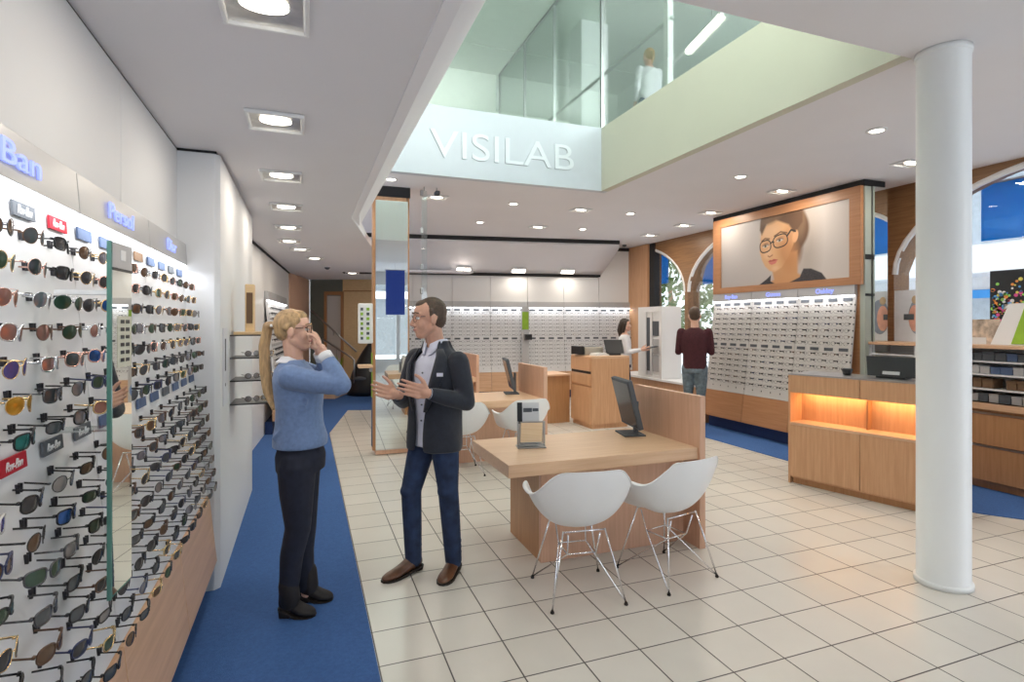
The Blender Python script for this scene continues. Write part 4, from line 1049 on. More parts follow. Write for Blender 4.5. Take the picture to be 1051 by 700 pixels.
# ================================================================ OUTSIDE
S('ground_outside', MB().box(7.3, 40, -10, 30, -.3, -.15), 'whitewall')
bm_ = {'bw': mat('pale_facade', (.85, .85, .87), .8, noise=.04), 'bg': mat('grey_glazing', (.42, .47, .52), .2, noise=.1)}
t = thing('building', 'pale modern building across the street beyond the right windows', 'building', (15, 0, -.15))
T(t, 'wall', MB().box(0, 4, -8, 12, 0, 6.4), bm_['bw'])
T(t, 'balcony_band', MB().box(-1.2, 0, -8, 11, 2.9, 3.5), bm_['bw'], bevel=.02)
T(t, 'upper_band', MB().box(-1.0, 0, -8, 11, 5.9, 6.3), bm_['bw'])
for i in range(5): w = T(t, 'window', MB().box(-.04, 0, -7+i*3.6, -4.2+i*3.6, 3.7, 5.6), bm_['bg']); MB().box(-.06, -.041, -5.65+i*3.6, -5.55+i*3.6, 3.7, 5.6).build('mullion', 'white', w)
for i in range(4): w = T(t, 'shop_window', MB().box(-.04, 0, -7+i*4.5, -3.2+i*4.5, .5, 2.6), bm_['bg']); MB().box(-.06, -.041, -7+i*4.5, -3.2+i*4.5, 2.4, 2.6).build('shop_fascia', 'blue' if i % 2 else 'platered', w)
def foliage(name, label, cat, loc, R, n, seed, m1):
    t = thing(name, label, cat, loc); rp = random.Random(seed); mb = MB()
    T(t, 'trunk', MB().tube([(0, 0, 0), (.1, 0, 1.4), (0, .1, 3.0)], [.16, .12, .06], 10), 'oakd', smooth=True)
    for i in range(n):
        v = Vector((rp.gauss(0, 1), rp.gauss(0, 1), rp.gauss(0, 1))).normalized()*R*rp.uniform(.3, 1)**.5; c = v+Vector((0, 0, 3.2)); s = rp.uniform(.10, .2)
        a = Vector((rp.gauss(0, 1), rp.gauss(0, 1), rp.gauss(0, 1))).normalized(); b = a.orthogonal().normalized(); d = a.cross(b)
        mb.add([c-b*s, c-d*s*.5, c+b*s, c+d*s*.5], [(0, 1, 2, 3)])
    T(t, 'crown', mb, m1)
M['leaf'] = mat('leaf_green', (.16, .26, .07), .6, noise=.4, nscale=3)
foliage('tree', 'leafy green street tree outside the far arched window', 'tree', (10.8, 14.6, -.15), 2.0, 1500, 1, 'leaf')
foliage('tree', 'second green street tree, seen left of the first outside', 'tree', (12.5, 20.5, -.15), 1.8, 1200, 2, 'leaf')
def translucent(name, c):
    m, nt, b = newmat(name); b.inputs['Base Color'].default_value = (*c, 1); b.inputs['Roughness'].default_value = .6
    o = nt.nodes['Material Output']; mx = nt.nodes.new('ShaderNodeMixShader'); tr = nt.nodes.new('ShaderNodeBsdfTranslucent'); tr.inputs[0].default_value = (*c, 1); mx.inputs[0].default_value = .6
    nt.links.new(b.outputs[0], mx.inputs[1]); nt.links.new(tr.outputs[0], mx.inputs[2]); nt.links.new(mx.outputs[0], o.inputs[0]); return m
M['blue'] = translucent('blue_cloth', (.03, .42, .85))
def banner(u0, v0, u1, v1, x, label, m='blue'):
    a, b = atX(u0, v0, x), atX(u1, v0, x); z1 = atX(u0, v1, x).z; t = thing('banner', label, 'banner', (x, min(a.y, b.y), z1))
    L = abs(a.y-b.y); H = a.z-z1; n = 14
    rows_ = [[(.02*math.sin(i/n*5)*(1-j/4*.3), L*i/n, H*j/4) for i in range(n+1)] for j in range(5)]
    o = MB().grid(rows_).build('cloth', m, t, smooth=True, solid=.004); T(t, 'pole', MB().cyl((0, -.02, H), (0, L+.02, H), .015, n=8), 'steel'); T(t, 'cord', MB().cyl((0, .05, H), (0, .05, H+.4), .004, n=6).cyl((0, L-.05, H), (0, L-.05, H+.4), .004, n=6), 'steel')
banner(1008, 190, 1075, 248, 7.6, 'blue banner hanging outside the right arched window')
banner(674, 262, 686, 292, 7.9, 'small blue banner outside the far arched window in front of the tree')
banner(722, 250, 733, 292, 7.9, 'blue banner outside, just left of the poster frame')
# window display posters at the right
t = thing('window_poster', 'translucent window poster of a figure with backpack, left of the column', 'poster', (6.80, 4.0, 1.433)); 
a, b = atX(918, 345, 6.8), atX(953, 345, 6.8); L = a.y-b.y+.45; t.location.y = a.y-L
T(t, 'sheet', MB().box(0, .006, 0, L, 0, .62), mat('pale_poster', (.74, .76, .80), .4, noise=.05)); yy = L-.22
T(t, 'figure', MB().ell((-.003, yy-.07, .30), (.003, .12, .22)), mat('grey_blue_print', (.28, .32, .40), .5, noise=.2), smooth=True)
T(t, 'figure_shirt', MB().ell((-.006, yy-.03, .28), (.003, .075, .16)), mat('salmon_print', (.75, .38, .28), .5, noise=.2), smooth=True)
T(t, 'figure_head', MB().ell((-.006, yy-.03, .50), (.003, .04, .05)), mat('tan_print', (.55, .40, .25), .5, noise=.2), smooth=True)
T(t, 'figure_camera', MB().box(-.010, -.004, yy-.02, yy+.10, .26, .33), 'plate')
a, b = atX(1016, 345, 6.75), atX(1051, 345, 6.75)
t = thing('window_poster', 'black window poster with colourful confetti dots, right of the column', 'poster', (6.75, b.y-.25, 1.60)); L = a.y-b.y+.25
T(t, 'sheet', MB().box(0, .008, 0, L, 0, .60), 'black')
rp = random.Random(9)
for nm, c in (('pink', (.8, .1, .35)), ('yellow', (.85, .75, .15)), ('green', (.35, .8, .15)), ('blue', (.15, .45, .85)), ('white', (.9, .9, .9)), ('orange', (.9, .35, .08))):
    mb = MB()
    for i in range(26):
        y = L-abs(rp.gauss(0, .22))-.02; z = rp.gauss(.22, .13)
        if .02 < y < L-.02 and .02 < z < .58: r_ = rp.uniform(.006, .02); mb.cyl((-.003, y, z), (-.0005, y, z), r_, n=8)
    T(t, 'confetti_dots', mb, mat(nm+'_ink', c, .5, noise=.05))['kind'] = 'stuff'
t = thing('window_poster', 'lime green and white leaning poster right of the column, below the confetti', 'poster', (6.62, b.y-.2, 1.433)); 
T(t, 'sheet', MB().hexa([(0, 0, 0), (0, .42, 0), (.006, .42, 0), (.006, 0, 0), (.08, 0, .42), (.08, .30, .42), (.086, .30, .42), (.086, 0, .42)]), 'white')
T(t, 'green_print', MB().hexa([(-.004, 0, .01), (-.004, .24, .01), (-.001, .24, .01), (-.001, 0, .01), (.076, 0, .41), (.076, .16, .41), (.079, .16, .41), (.079, 0, .41)]), 'lightgreen')
a = atX(1006, 345, 6.7)
t = thing('window_poster', 'brown and cream picture card standing on the sill beside the column', 'poster', (6.66, a.y-.20, 1.433))
T(t, 'sheet', MB().box(0, .006, 0, .26, 0, .26), mat('beige_print', (.55, .45, .36), .5, noise=.5, nscale=14)); T(t, 'caption', MB().box(-.003, -.001, .12, .26, .0, .07), 'white')
t = thing('building', 'grey building across the street behind the camera, seen in mirrors', 'building', (0, -18, -.15))
T(t, 'wall', MB().box(-14, 16, -3, 0, 0, 8), mat('grey_facade', (.22, .23, .24), .8, noise=.1)); T(t, 'ledge', MB().box(-14, 16, 0, .5, 3.2, 3.6), bm_['bw'])
# blue banner behind the camera that the mirror column shows
t = thing('banner', 'royal blue banner behind the camera, visible in the mirror column', 'banner', (1.93, -2.0, 1.90), 0)
T(t, 'cloth', MB().box(-.27, .27, 0, .006, 0, 1.28), 'royal'); T(t, 'rod', MB().cyl((-.29, 0, 1.29), (.29, 0, 1.29), .012, n=8), 'steel'); T(t, 'cord', MB().cyl((0, 0, 1.29), (0, 0, 1.479), .003, n=6), 'steel')
# ================================================================ WORLD / DAYLIGHT
w = bpy.data.worlds.new('world'); SC.world = w; w.use_nodes = True
nt = w.node_tree; bg = nt.nodes['Background']; bg.inputs[0].default_value = (.86, .93, 1, 1); bg.inputs[1].default_value = 3.0
def portal(name, loc, sx, sy, rot, power, col=(.86, .93, 1)):
    return area(name, loc, sx, power, col, rot=rot, size_y=sy)
area('upper_fill', (2.2, .6, 5.5), 2.4, 300, (.97, 1, .98), rot=(math.radians(150), 0, 0)); area('upper_fill', (6.4, 1.6, 5.5), 2.0, 300, (.9, .95, 1), rot=(math.radians(140), 0, 0))  # added fill lamps, out of view, brightening the upper storey
SC.view_settings.view_transform = 'Standard'; SC.view_settings.look = 'None'; SC.view_settings.exposure = 0.15; SC.view_settings.gamma = 1; SC.view_settings.use_curve_mapping = False
SC.cycles.use_denoising = True; SC.cycles.max_bounces = 8; SC.cycles.diffuse_bounces = 4; SC.cycles.glossy_bounces = 4; SC.cycles.transparent_max_bounces = 12; SC.cycles.sample_clamp_indirect = 6
try: SC.cycles.denoiser = 'OPENIMAGEDENOISE'
except Exception: pass
# ================================================================ PEOPLE
def skinmat(n, c):
    m = mat(n, c, .5, noise=.05, nscale=25); b = m.node_tree.nodes['Principled BSDF']
    b.inputs['Subsurface Weight'].default_value = .08; b.inputs['Subsurface Radius'].default_value = (.02, .008, .004); return m
M['skin'] = skinmat('skin_light', (.70, .42, .31)); M['skin2'] = skinmat('skin_tan', (.62, .35, .25))
M['hair_blond'] = mat('blond_hair', (.42, .27, .13), .45, noise=.45, nscale=60, stretch=(1, 1, .15), bump=.5, bscale=120)
M['hair_brown'] = mat('brown_hair', (.075, .045, .028), .5, noise=.35, nscale=60, bump=.5, bscale=120)
M['hair_dark'] = mat('dark_hair', (.03, .018, .012), .5, noise=.3, nscale=60)
M['navy'] = mat('navy_suit', (.012, .016, .028), .75, noise=.2, nscale=40, bump=.25, bscale=14, sheen=.15)
M['jeans'] = mat('blue_jeans', (.018, .036, .090), .85, noise=.35, nscale=14, bump=.35, bscale=16)
M['shirt'] = mat('pale_shirt', (.66, .68, .80), .7, noise=.05, bump=.3, bscale=14)
M['shirtw'] = mat('white_shirt', (.72, .73, .76), .7, noise=.05, bump=.3, bscale=14)
M['sweater'] = mat('blue_sweater', (.15, .225, .40), .9, noise=.12, nscale=50, bump=.35, bscale=11, sheen=.2)
M['trouser'] = mat('dark_trousers', (.010, .013, .028), .8, noise=.2, nscale=30, bump=.3, bscale=14)
M['burgundy'] = mat('burgundy_shirt', (.055, .010, .016), .85, noise=.25, nscale=40, bump=.3, bscale=14)
M['greyjean'] = mat('grey_blue_jeans', (.13, .17, .20), .85, noise=.3, nscale=20, bump=.3, bscale=14)
M['shoe'] = mat('brown_leather', (.11, .045, .022), .3, noise=.35, nscale=20)
M['boot'] = mat('black_suede', (.012, .009, .009), .7, noise=.2)
M['sole'] = mat('dark_sole', (.02, .015, .012), .6, noise=.1)
M['lips'] = mat('lips', (.48, .17, .14), .4, noise=.05); M['eyew'] = mat('eye_white', (.75, .73, .70), .2, noise=.02); M['iris'] = mat('iris', (.03, .025, .02), .2, noise=.1)
def Rf(f, up=(0, 0, 1)):
    f = Vector(f).normalized(); up = Vector(up); s = up.cross(f).normalized(); u = f.cross(s)
    return Matrix((f, s, u)).transposed()      # columns forward, left, up
def head_prims(mb, c, R, k=1.0, female=False):
    c = Vector(c)
    def L(a, b, z): return c+R @ (Vector((a, b, z))*k)
    def E(p, r, RR=None): mb.ell(L(*p), [q*k for q in r], RR or R, 22, 14)
    E((-.012, 0, .032), (.096, .075, .088)); E((.022, 0, -.028), (.066, .058, .088)); E((.052, 0, -.088), (.030, .030, .026))
    for s in (-1, 1):
        mb.cap(L(.0, s*.050, -.05), L(.05, s*.016, -.094), .024*k, .020*k); E((.050, s*.034, -.028), (.030, .024, .034))
        mb.cap(L(.074, s*.014, .030), L(.060, s*.046, .030), .012*k, .010*k)
        mb.cap(L(.094, s*.007, -.034), L(.084, s*.014, -.036), .008*k, .007*k)
        E((-.006, s*.077, -.008), (.020, .009, .032), R @ Matrix.Rotation(s*.35, 3, 'Z'))
    mb.cap(L(.080, 0, .016), L(.103, 0, -.028), .010*k, .011*k, 12)
    mb.cap(L(.080, -.014, -.056), L(.080, .014, -.056), .009*k, .009*k); mb.cap(L(.076, -.013, -.069), L(.076, .013, -.069), .010*k, .010*k)
    return L
def head_details(root, L, R, k, hair, brow):
    for s in (-1, 1):
        e = MB().ell(L(.071, s*.030, .006), (.013*k, .014*k, .0085*k), R, 14, 8).build('eye', 'eyew', root, smooth=True)
        MB().ell(L(.0815, s*.030, .006), (.004*k, .006*k, .006*k), R, 10, 6).build('iris', 'iris', e, smooth=True)
        MB().tube([L(.088, s*.014, .034), L(.086, s*.030, .040), L(.070, s*.050, .034)], .0035*k, 6).build('eyebrow', brow, root, smooth=True)
    MB().tube([L(.080, -.022, -.061), L(.0905, -.008, -.060), L(.0905, .008, -.060), L(.080, .022, -.061)], [.003*k, .005*k, .005*k, .003*k], 8).build('mouth', 'lips', root, smooth=True)
def hand_prims(mb, W, d, s, n, curl=.35, k=1.0, spread=.10, thumb=.5):
    W, d, s, n = Vector(W), Vector(d).normalized(), Vector(s), Vector(n)
    s = (s-d*s.dot(d)).normalized(); n = (n-d*n.dot(d)-s*n.dot(s)).normalized()
    mb.cap(W-d*.02, W+d*.03*k, .027*k, .026*k, 12)
    lens = [(.040, .024, .020), (.044, .028, .022), (.041, .026, .021), (.032, .020, .018)]
    for i in range(4):
        off = (.030-.020*i)*k; b = W+d*(.088-.004*abs(i-1.2))*k+s*off
        mb.cap(W+d*.02*k+s*off*.7, b, .014*k, .0105*k, 10); mb.cap(W+d*.05*k+s*off, b, .013*k, .0105*k, 10)
        a = curl*(.6+.12*i); p = b; fd = (d+s*(spread*(1.4-i))).normalized()
        for j, ln in enumerate(lens[i]):
            q = p+(fd*math.cos(a)+n*math.sin(a))*ln*k; mb.cap(p, q, (.0095-.0010*j)*k, (.0088-.0011*j)*k, 10); p = q; a += curl
    p0 = W+d*.025*k+s*.022*k; p1 = p0+(d*.55+s*.75+n*thumb*.6).normalized()*.042*k
    p2 = p1+(d*.80+s*.45+n*thumb*.5).normalized()*.034*k; p3 = p2+(d*.9+s*.25+n*thumb*.5).normalized()*.026*k
    mb.cap(p0, p1, .017*k, .012*k, 10); mb.cap(p1, p2, .0115*k, .0095*k, 10); mb.cap(p2, p3, .0098*k, .008*k, 10)
def sring(c, f, w, d, e=.85, n=32):
    f = Vector((f[0], f[1], 0)).normalized(); l = Vector((-f.y, f.x, 0)); c = Vector(c); out = []
    for i in range(n):
        t = 2*PI*i/n; x = math.copysign(abs(math.cos(t))**e, math.cos(t))*d; y = math.copysign(abs(math.sin(t))**e, math.sin(t))*w
        out.append(c+f*x+l*y)
    return out
def shoe(root, heel, toe, m, name='shoe', heelh=.025, ht=.10, w=.046, ankle=None, sole='sole'):
    h, t = Vector(heel), Vector(toe); f = (t-h); L = f.length; f.normalize(); l = Vector((-f.y, f.x, 0)); mb = MB(); rings = []
    prof = [(0.0, .55, .060, .060), (.06, .80, .085, .075), (.20, .92, .10, .078), (.34, .90, .085, .062), (.5, .95, .062, .045), (.68, 1.06, .046, .032), (.82, 1.0, .038, .026), (.93, .74, .030, .020), (1.0, .30, .020, .012)]
    for a, ww, top, mid in prof:
        zb = heelh*max(0, 1-a/.55) if a < .55 else 0; zb += .010; c = h+f*(a*L); r = []
        tp = top*ht/.10; zz = zb
        for i in range(16):
            q = 2*PI*i/16; y = w*ww*math.copysign(abs(math.cos(q))**.8, math.cos(q)); s_ = math.sin(q)
            z = zz+tp*(.5+.5*math.copysign(abs(s_)**.8, s_)); r.append((c.x+l.x*y*(1 if s_ < .3 else .72), c.y+l.y*y*(1 if s_ < .3 else .72), z))
        rings.append(r)
    mb.loft(rings); o = mb.build(name, m, root, smooth=True, sub=1)
    sb = MB(); rings = []
    for a, ww, _, _ in prof:
        zb = heelh*max(0, 1-a/.55) if a < .55 else 0; c = h+f*(a*L); y = w*ww*1.06
        rings.append([(c.x+l.x*y, c.y+l.y*y, zb+.001), (c.x-l.x*y, c.y-l.y*y, zb+.001), (c.x-l.x*y, c.y-l.y*y, zb+.013), (c.x+l.x*y, c.y+l.y*y, zb+.013)])
    sb.loft(rings)
    if heelh > .01:
        c = h+f*.035; q = []
        for z, k in ((.001, .8), (heelh+.012, 1)):
            for sx, sy in ((-1, -1), (1, -1), (1, 1), (-1, 1)): q.append((c.x+f.x*.032*sx*k+l.x*w*.75*sy*k, c.y+f.y*.032*sx*k+l.y*w*.75*sy*k, z))
        sb.hexa(q)
    sb.build('sole', sole, o)
    return o
class Fig:
    def __init__(s, name, label, x0, d0, z0=0):
        s.x0, s.d0, s.z0 = x0, d0, z0
        s.r = thing(name, label, 'person', (CA*x0+SA*d0, -SA*x0+CA*d0, z0), -YAW)
    def P(s, u, v, d): return Vector(((u-CX)/F*d-s.x0, d-s.d0, HC+(HY-v)/F*d-s.z0))
    def V(s, x, d, z): return Vector((x-s.x0, d-s.d0, z-s.z0))
# ---------------------------------------------------------------- suited man
G = Fig('person', 'man in dark navy suit jacket and jeans, smiling, gesturing with both open hands', -.53, 3.60)
r = G.r; hk = 1.10
tf = Vector((-.60, -.80, 0)); tl_ = Vector((.80, -.60, 0)); hf = Vector((-.90, -.40, -.06))
hc = G.P(440, 327, 3.53); hR = Rf(hf)
shC = G.V(-.487, 3.57, 1.42); hipC = G.V(-.50, 3.57, .93)
shl, shr = shC+tl_*.185, shC-tl_*.185; shl.z = 1.415-0; shr.z = 1.425
ell_, wrl = G.P(479, 413, 3.43), G.P(440, 404, 3.29); elr, wrr = G.P(414, 411, 3.66), G.P(407, 405, 3.42)
anl, anr = G.V(-.388, 3.67, .11), G.V(-.657, 3.69, .11); knl, knr = G.P(460, 503, 3.52), G.P(422, 503, 3.57)
hpl, hpr = hipC+tl_*.085, hipC-tl_*.085
b = MB(); L = head_prims(b, hc, hR, hk)
b.cap(L(-.02, 0, -.06), shC+Vector((0, 0, .05)), .058, .062); b.chain([shC+Vector((0, 0, .0)), shC+Vector((0, 0, -.22)), hipC+Vector((0, 0, .03))], [.075, .085, .088])
b.cap(shl-Vector((0, 0, .03)), shr-Vector((0, 0, .03)), .045, .045)
for a_, e_, w_ in ((shl, ell_, wrl), (shr, elr, wrr)): b.chain([a_, e_, w_], [.048, .036, .024])
for h_, k_, a_ in ((hpl, knl, anl), (hpr, knr, anr)): b.chain([h_, k_, a_, a_+Vector((0, 0, -.07))], [.07, .05, .036, .03])
hand_prims(b, wrl, G.P(411, 397, 3.20)-wrl, (0.1, -.1, 1), (-.1, 1, .1), curl=.13, k=1.10, spread=.05, thumb=.1)
hand_prims(b, wrr, G.P(388, 400, 3.33)-wrr, (.0, .4, .9), (.15, -.95, .25), curl=.13, k=1.10, spread=.05, thumb=.1)
b.fused('body', 'skin2', r, .0045, 3)
head_details(r, L, hR, hk, None, 'hair_brown')
hb = MB().ell(L(-.022, 0, .040), (.090*hk, .0765*hk, .086*hk), hR).ell(L(-.048, 0, .0), (.056*hk, .070*hk, .068*hk), hR)
for s in (-1, 1): hb.cap(L(.0, s*.068, .045), L(.002, s*.0745, .006), .014*hk, .008*hk)
hb.ell(L(.022, 0, .082), (.05*hk, .048*hk, .030*hk), hR)
hb.fused('hair', 'hair_brown', r, .005, 2)
# shirt
sh = MB(); rings = []
for z, w, d in ((.87, .150, .118), (.96, .150, .116), (1.05, .148, .110), (1.2, .160, .118), (1.32, .170, .120), (1.40, .165, .108), (1.45, .11, .085), (1.485, .072, .070), (1.52, .064, .064)):
    t = (z-.93)/.5; c = hipC.lerp(shC, max(0, min(1, t))); rings.append(sring((c.x, c.y, z), tf, w, d, .9))
sh.loft(rings); so_ = sh.fused('shirt', 'shirt', r, .008, 3)
cl = MB(); base = shC+Vector((0, 0, .095))+tf*.004
ths = [2*PI*i/28+PI for i in range(29)]
def cpt(t, rr, z, dip): return base+tf*(math.cos(t)*rr)+tl_*(math.sin(t)*rr)+Vector((0, 0, z-dip*max(0, math.cos(t))**3))
tt_ = [.16+(2*PI-.32)*i/28 for i in range(29)]
cl.grid([[cpt(t, .068, .036, .030) for t in tt_], [cpt(t, .076, .028, .034) for t in tt_], [cpt(t, .080+.012*max(0, math.cos(t)), -.012, .072) for t in tt_]])
cl.build('collar', 'shirt', so_, smooth=True, solid=.005, sub=1)
bt = MB()
for z in (1.34, 1.24, 1.14, 1.04): c = hipC.lerp(shC, (z-.93)/.5); p = Vector((c.x, c.y, z))+tf*.122; bt.cyl(p-tf*.004, p+tf*.002, .0055, n=8)
bt.build('shirt_button', 'plate', so_)
# jacket: open shell with V opening
JR = [(.845, .192, .142, .13), (.92, .188, .138, .12), (1.02, .178, .132, .13), (1.12, .178, .134, .20), (1.22, .186, .140, .30), (1.32, .195, .140, .42), (1.38, .196, .130, .46), (1.425, .182, .116, .52), (1.455, .140, .100, .60), (1.485, .100, .088, .72), (1.515, .082, .080, .85), (1.54, .076, .076, 1.0)]
def jpt(z, th, grow=0):
    for i in range(len(JR)-1):
        if JR[i][0] <= z <= JR[i+1][0]+1e-6:
            a = (z-JR[i][0])/(JR[i+1][0]-JR[i][0]); w, d, o = [JR[i][q]*(1-a)+JR[i+1][q]*a for q in (1, 2, 3)]; break
    else: _, w, d, o = JR[0] if z < JR[0][0] else JR[-1]
    t = (z-.93)/.5; c = hipC.lerp(shC, max(0, min(1, t)))
    if z < .93: c = hipC
    e = .85; x = math.copysign(abs(math.cos(th))**e, math.cos(th))*(d+grow); y = math.copysign(abs(math.sin(th))**e, math.sin(th))*(w+grow)
    return Vector((c.x, c.y, z))+tf*x+tl_*y, o
rows = []
for z, w, d, o in JR:
    n = 40; rows.append([jpt(z, o+(2*PI-2*o)*i/n, .006*math.sin(i*.9+z*14))[0] for i in range(n+1)])
j = MB().grid(rows).build('jacket', 'navy', r, smooth=True, solid=.010, sub=1)
for s, nm in ((1, 'lapel'), (-1, 'lapel')):
    rows = []
    for q in range(9):
        z = 1.10+.39*q/8; o = jpt(z, 0)[1]; wd = .10+.42*math.sin(min(1, q/6)*PI/2) if q < 7 else .52
        if q == 8: wd = .45
        rows.append([jpt(z, s*(o-.02+wd*k_/3), .012+.003*(k_ == 1))[0] for k_ in range(4)])
    MB().grid(rows).build(nm, 'navy', j, smooth=True, solid=.006)
for a_, e_, w_ in ((shl, ell_, wrl), (shr, elr, wrr)):
    sv = MB(); wv = (w_-e_).normalized(); sv.chain([a_+Vector((0, 0, -.008)), a_.lerp(e_, .5)+Vector((0, 0, 0)), e_, e_.lerp(w_, .5), w_-wv*.03], [.072, .066, .054, .052, .042])
    sv.ell(a_.lerp(e_, .30), (.068, .066, .04)); sv.ell(a_-Vector((0, 0, .08))+(shC-a_)*.18, (.06, .06, .09))
    sv.fused('sleeve', 'navy', j, .008, 5); MB().cyl(w_-wv*.035, w_-wv*.006, .034, .033, n=16).build('cuff', 'shirt', so_, smooth=True)
p, _ = jpt(1.325, .62, .012); q, _ = jpt(1.325, .86, .012); up_ = Vector((0, 0, .022))
nn = (p-q).cross(up_).normalized()*.003; nn = nn if nn.dot(tf) > 0 else -nn
MB().hexa([p-nn, q-nn, q+nn, p+nn, p-nn+up_, q-nn+up_, q+nn+up_, p+nn+up_]).build('name_badge', 'shirt', j)
# jeans
jn = MB(); jn.loft([sring((hipC.x, hipC.y, z), tf, w, d, .9) for z, w, d in ((.86, .155, .115), (.93, .158, .112), (1.00, .150, .108))])
for h_, k_, a_ in ((hpl, knl, anl), (hpr, knr, anr)):
    jn.chain([h_+Vector((0, 0, -.03)), h_.lerp(k_, .45), k_, k_.lerp(a_, .35), a_+Vector((0, 0, -.03))], [.096, .084, .066, .064, .056])
    for q in range(3): jn.ell(a_+Vector((.0, 0, .03+.035*q)), (.058, .060, .016))
    jn.ell(k_+Vector((-.01, -.02, .0)), (.058, .055, .05))
jn.fused('jeans', 'jeans', r, .008, 3)
shoe(r, G.V(-.372, 3.745, 0), G.V(-.445, 3.475, 0), 'shoe', w=.05, ht=.105); shoe(r, G.V(-.615, 3.735, 0), G.V(-.825, 3.515, 0), 'shoe', w=.05, ht=.105)
def worn(L, R, k, kind, fc, label, root):
    p = root.matrix_world if False else None
    Rz = Matrix.Rotation(-YAW, 3, 'Z'); loc = Rz @ Vector(L(.093, 0, .006))+root.location
    g = place_sun(kind, fc, 'grey', loc, (0, 0, 0), label, None); m_ = (Rz @ R).to_euler(); g.rotation_euler = m_; g.scale = (k, k, k)
    g['category'] = 'glasses'; g.name = 'eyeglasses'
    for c in list(g.children):
        if c.name.startswith('lens'): bpy.data.objects.remove(c)
        elif c.name.startswith('temple'): c.scale = (1.9, 1, 1)
    return g
worn(L, hR, 1.0, 'round', 'gunmetal', 'thin round eyeglasses worn by the man in the navy suit', r)
man_root = r
# ---------------------------------------------------------------- woman in blue sweater
G = Fig('person', 'woman with blonde ponytail and light blue sweater, holding glasses to her face', -1.22, 3.17)
r = G.r; tf = Vector((.98, .18, 0)); tl_ = Vector((-.18, .98, 0)); hk = 1.0
hc = G.P(302.5, 339.5, 3.17); hR = Rf((.98, .16, .02))
shC = G.V(-1.238, 3.17, 1.36); hipC = G.V(-1.205, 3.17, .92)
shr, shl = shC-tl_*.165, shC+tl_*.165
elr, wrr = G.P(350, 395, 3.02), G.P(332, 361, 3.08); ell_, wrl = G.P(340, 388, 3.36), G.P(327, 360, 3.26)
anr, anl = G.V(-1.255, 3.10, .13), G.V(-1.215, 3.26, .13); knr, knl = G.P(306, 541, 3.10), G.P(312, 541, 3.25)
hpr, hpl = hipC-tl_*.08, hipC+tl_*.08
b = MB(); L = head_prims(b, hc, hR, hk, True)
b.cap(L(-.02, 0, -.06), shC+Vector((-.005, 0, .05)), .048, .052); b.chain([shC, shC+Vector((0, 0, -.2)), hipC], [.07, .075, .09]); b.cap(shl-Vector((0, 0, .02)), shr-Vector((0, 0, .02)), .04, .04)
for a_, e_, w_ in ((shl, ell_, wrl), (shr, elr, wrr)): b.chain([a_, e_, w_], [.04, .032, .022])
for h_, k_, a_ in ((hpl, knl, anl), (hpr, knr, anr)): b.chain([h_, k_, a_, a_+Vector((0, 0, -.07))], [.07, .046, .032, .028])
tgt = L(.085, -.062, .008); tgl = L(.085, .062, .008)
hand_prims(b, wrr, (tgt+Vector((.012, 0, .030)))-wrr, (-.35, .8, .2), (-.75, .35, -.35), curl=.36, k=.88, spread=.10, thumb=.3)
hand_prims(b, wrl, (tgl+Vector((.0, 0, .012)))-wrl, (-.35, -.8, -.1), (-.75, -.35, -.35), curl=.42, k=.88, spread=.08, thumb=.5)
b.fused('body', 'skin', r, .0045, 3); head_details(r, L, hR, hk, None, 'hair_blond')
hb = MB().ell(L(-.024, 0, .040), (.094, .082, .088), hR).ell(L(-.055, 0, .005), (.056, .070, .064), hR).ell(L(.018, 0, .078), (.052, .060, .040), hR)
for s in (-1, 1): hb.cap(L(.03, s*.060, .060), L(-.03, s*.070, .020), .016, .020)
hb.ell(L(-.108, 0, .035), (.022, .022, .022), hR)
hb.fused('hair', 'hair_blond', r, .005, 2)
pt = [L(-.105, 0, .04), G.P(275, 335, 3.17), G.P(271, 356, 3.17), G.P(272, 380, 3.16), G.P(276, 402, 3.15), G.P(285, 420, 3.14)]
pb = MB().chain(pt, [.018, .028, .030, .028, .022, .006])
for q in range(7): o_ = Vector((.012*math.sin(q*2.1), .018*math.cos(q*1.7), 0)); pb.chain([p_+o_*(i_/3) for i_, p_ in enumerate(pt)], [.012, .016, .016, .014, .011, .005], 8)
pb.fused('ponytail', 'hair_blond', r, .005, 1)
MB().lathe([(.020, -.008), (.024, 0), (.020, .008)], 16, tuple(L(-.112, 0, .032))).build('hair_tie', 'white', r, smooth=True)
sw_ = MB(); rings = []
for z, w, d, dx in ((.955, .175, .148, -.005), (1.0, .168, .148, 0), (1.08, .150, .130, .0), (1.16, .150, .125, .005), (1.26, .165, .136, .012), (1.33, .170, .125, .0), (1.385, .150, .105, -.010), (1.42, .10, .078, -.015), (1.445, .066, .060, -.018)):
    t = max(0, min(1, (z-.92)/.44)); c = hipC.lerp(shC, t); rings.append(sring((c.x+dx, c.y, z), tf, w, d, .95))
sw_.loft(rings)
for a_, e_, w_ in ((shl, ell_, wrl), (shr, elr, wrr)):
    wv = (w_-e_).normalized(); sw_.chain([a_, a_.lerp(e_, .5)+Vector((0, 0, -.008)), e_, e_.lerp(w_, .5), w_-wv*.045], [.068, .064, .056, .050, .038])
    for q in range(3): sw_.ell(a_.lerp(e_, .55+.2*q)+Vector((0, 0, -.012)), (.02, .058, .054))
for q in range(4): sw_.cap(hipC+Vector((-.10+.05*q, -.13, .10+.05*q)), hipC+Vector((.02+.02*q, -.14, .22+.03*q)), .014, .010)
sw_.fused('sweater', 'sweater', r, .008, 4)
co_ = MB(); base = shC+Vector((-.02, 0, .088))
co_.loft([[tuple(base+Vector((math.cos(t)*rx, math.sin(t)*ry, z-(.030*max(0, math.cos(t)))))) for t in [2*PI*i/24 for i in range(24)]] for rx, ry, z in ((.060, .056, .018), (.066, .062, .0), (.094, .088, -.020))], False)
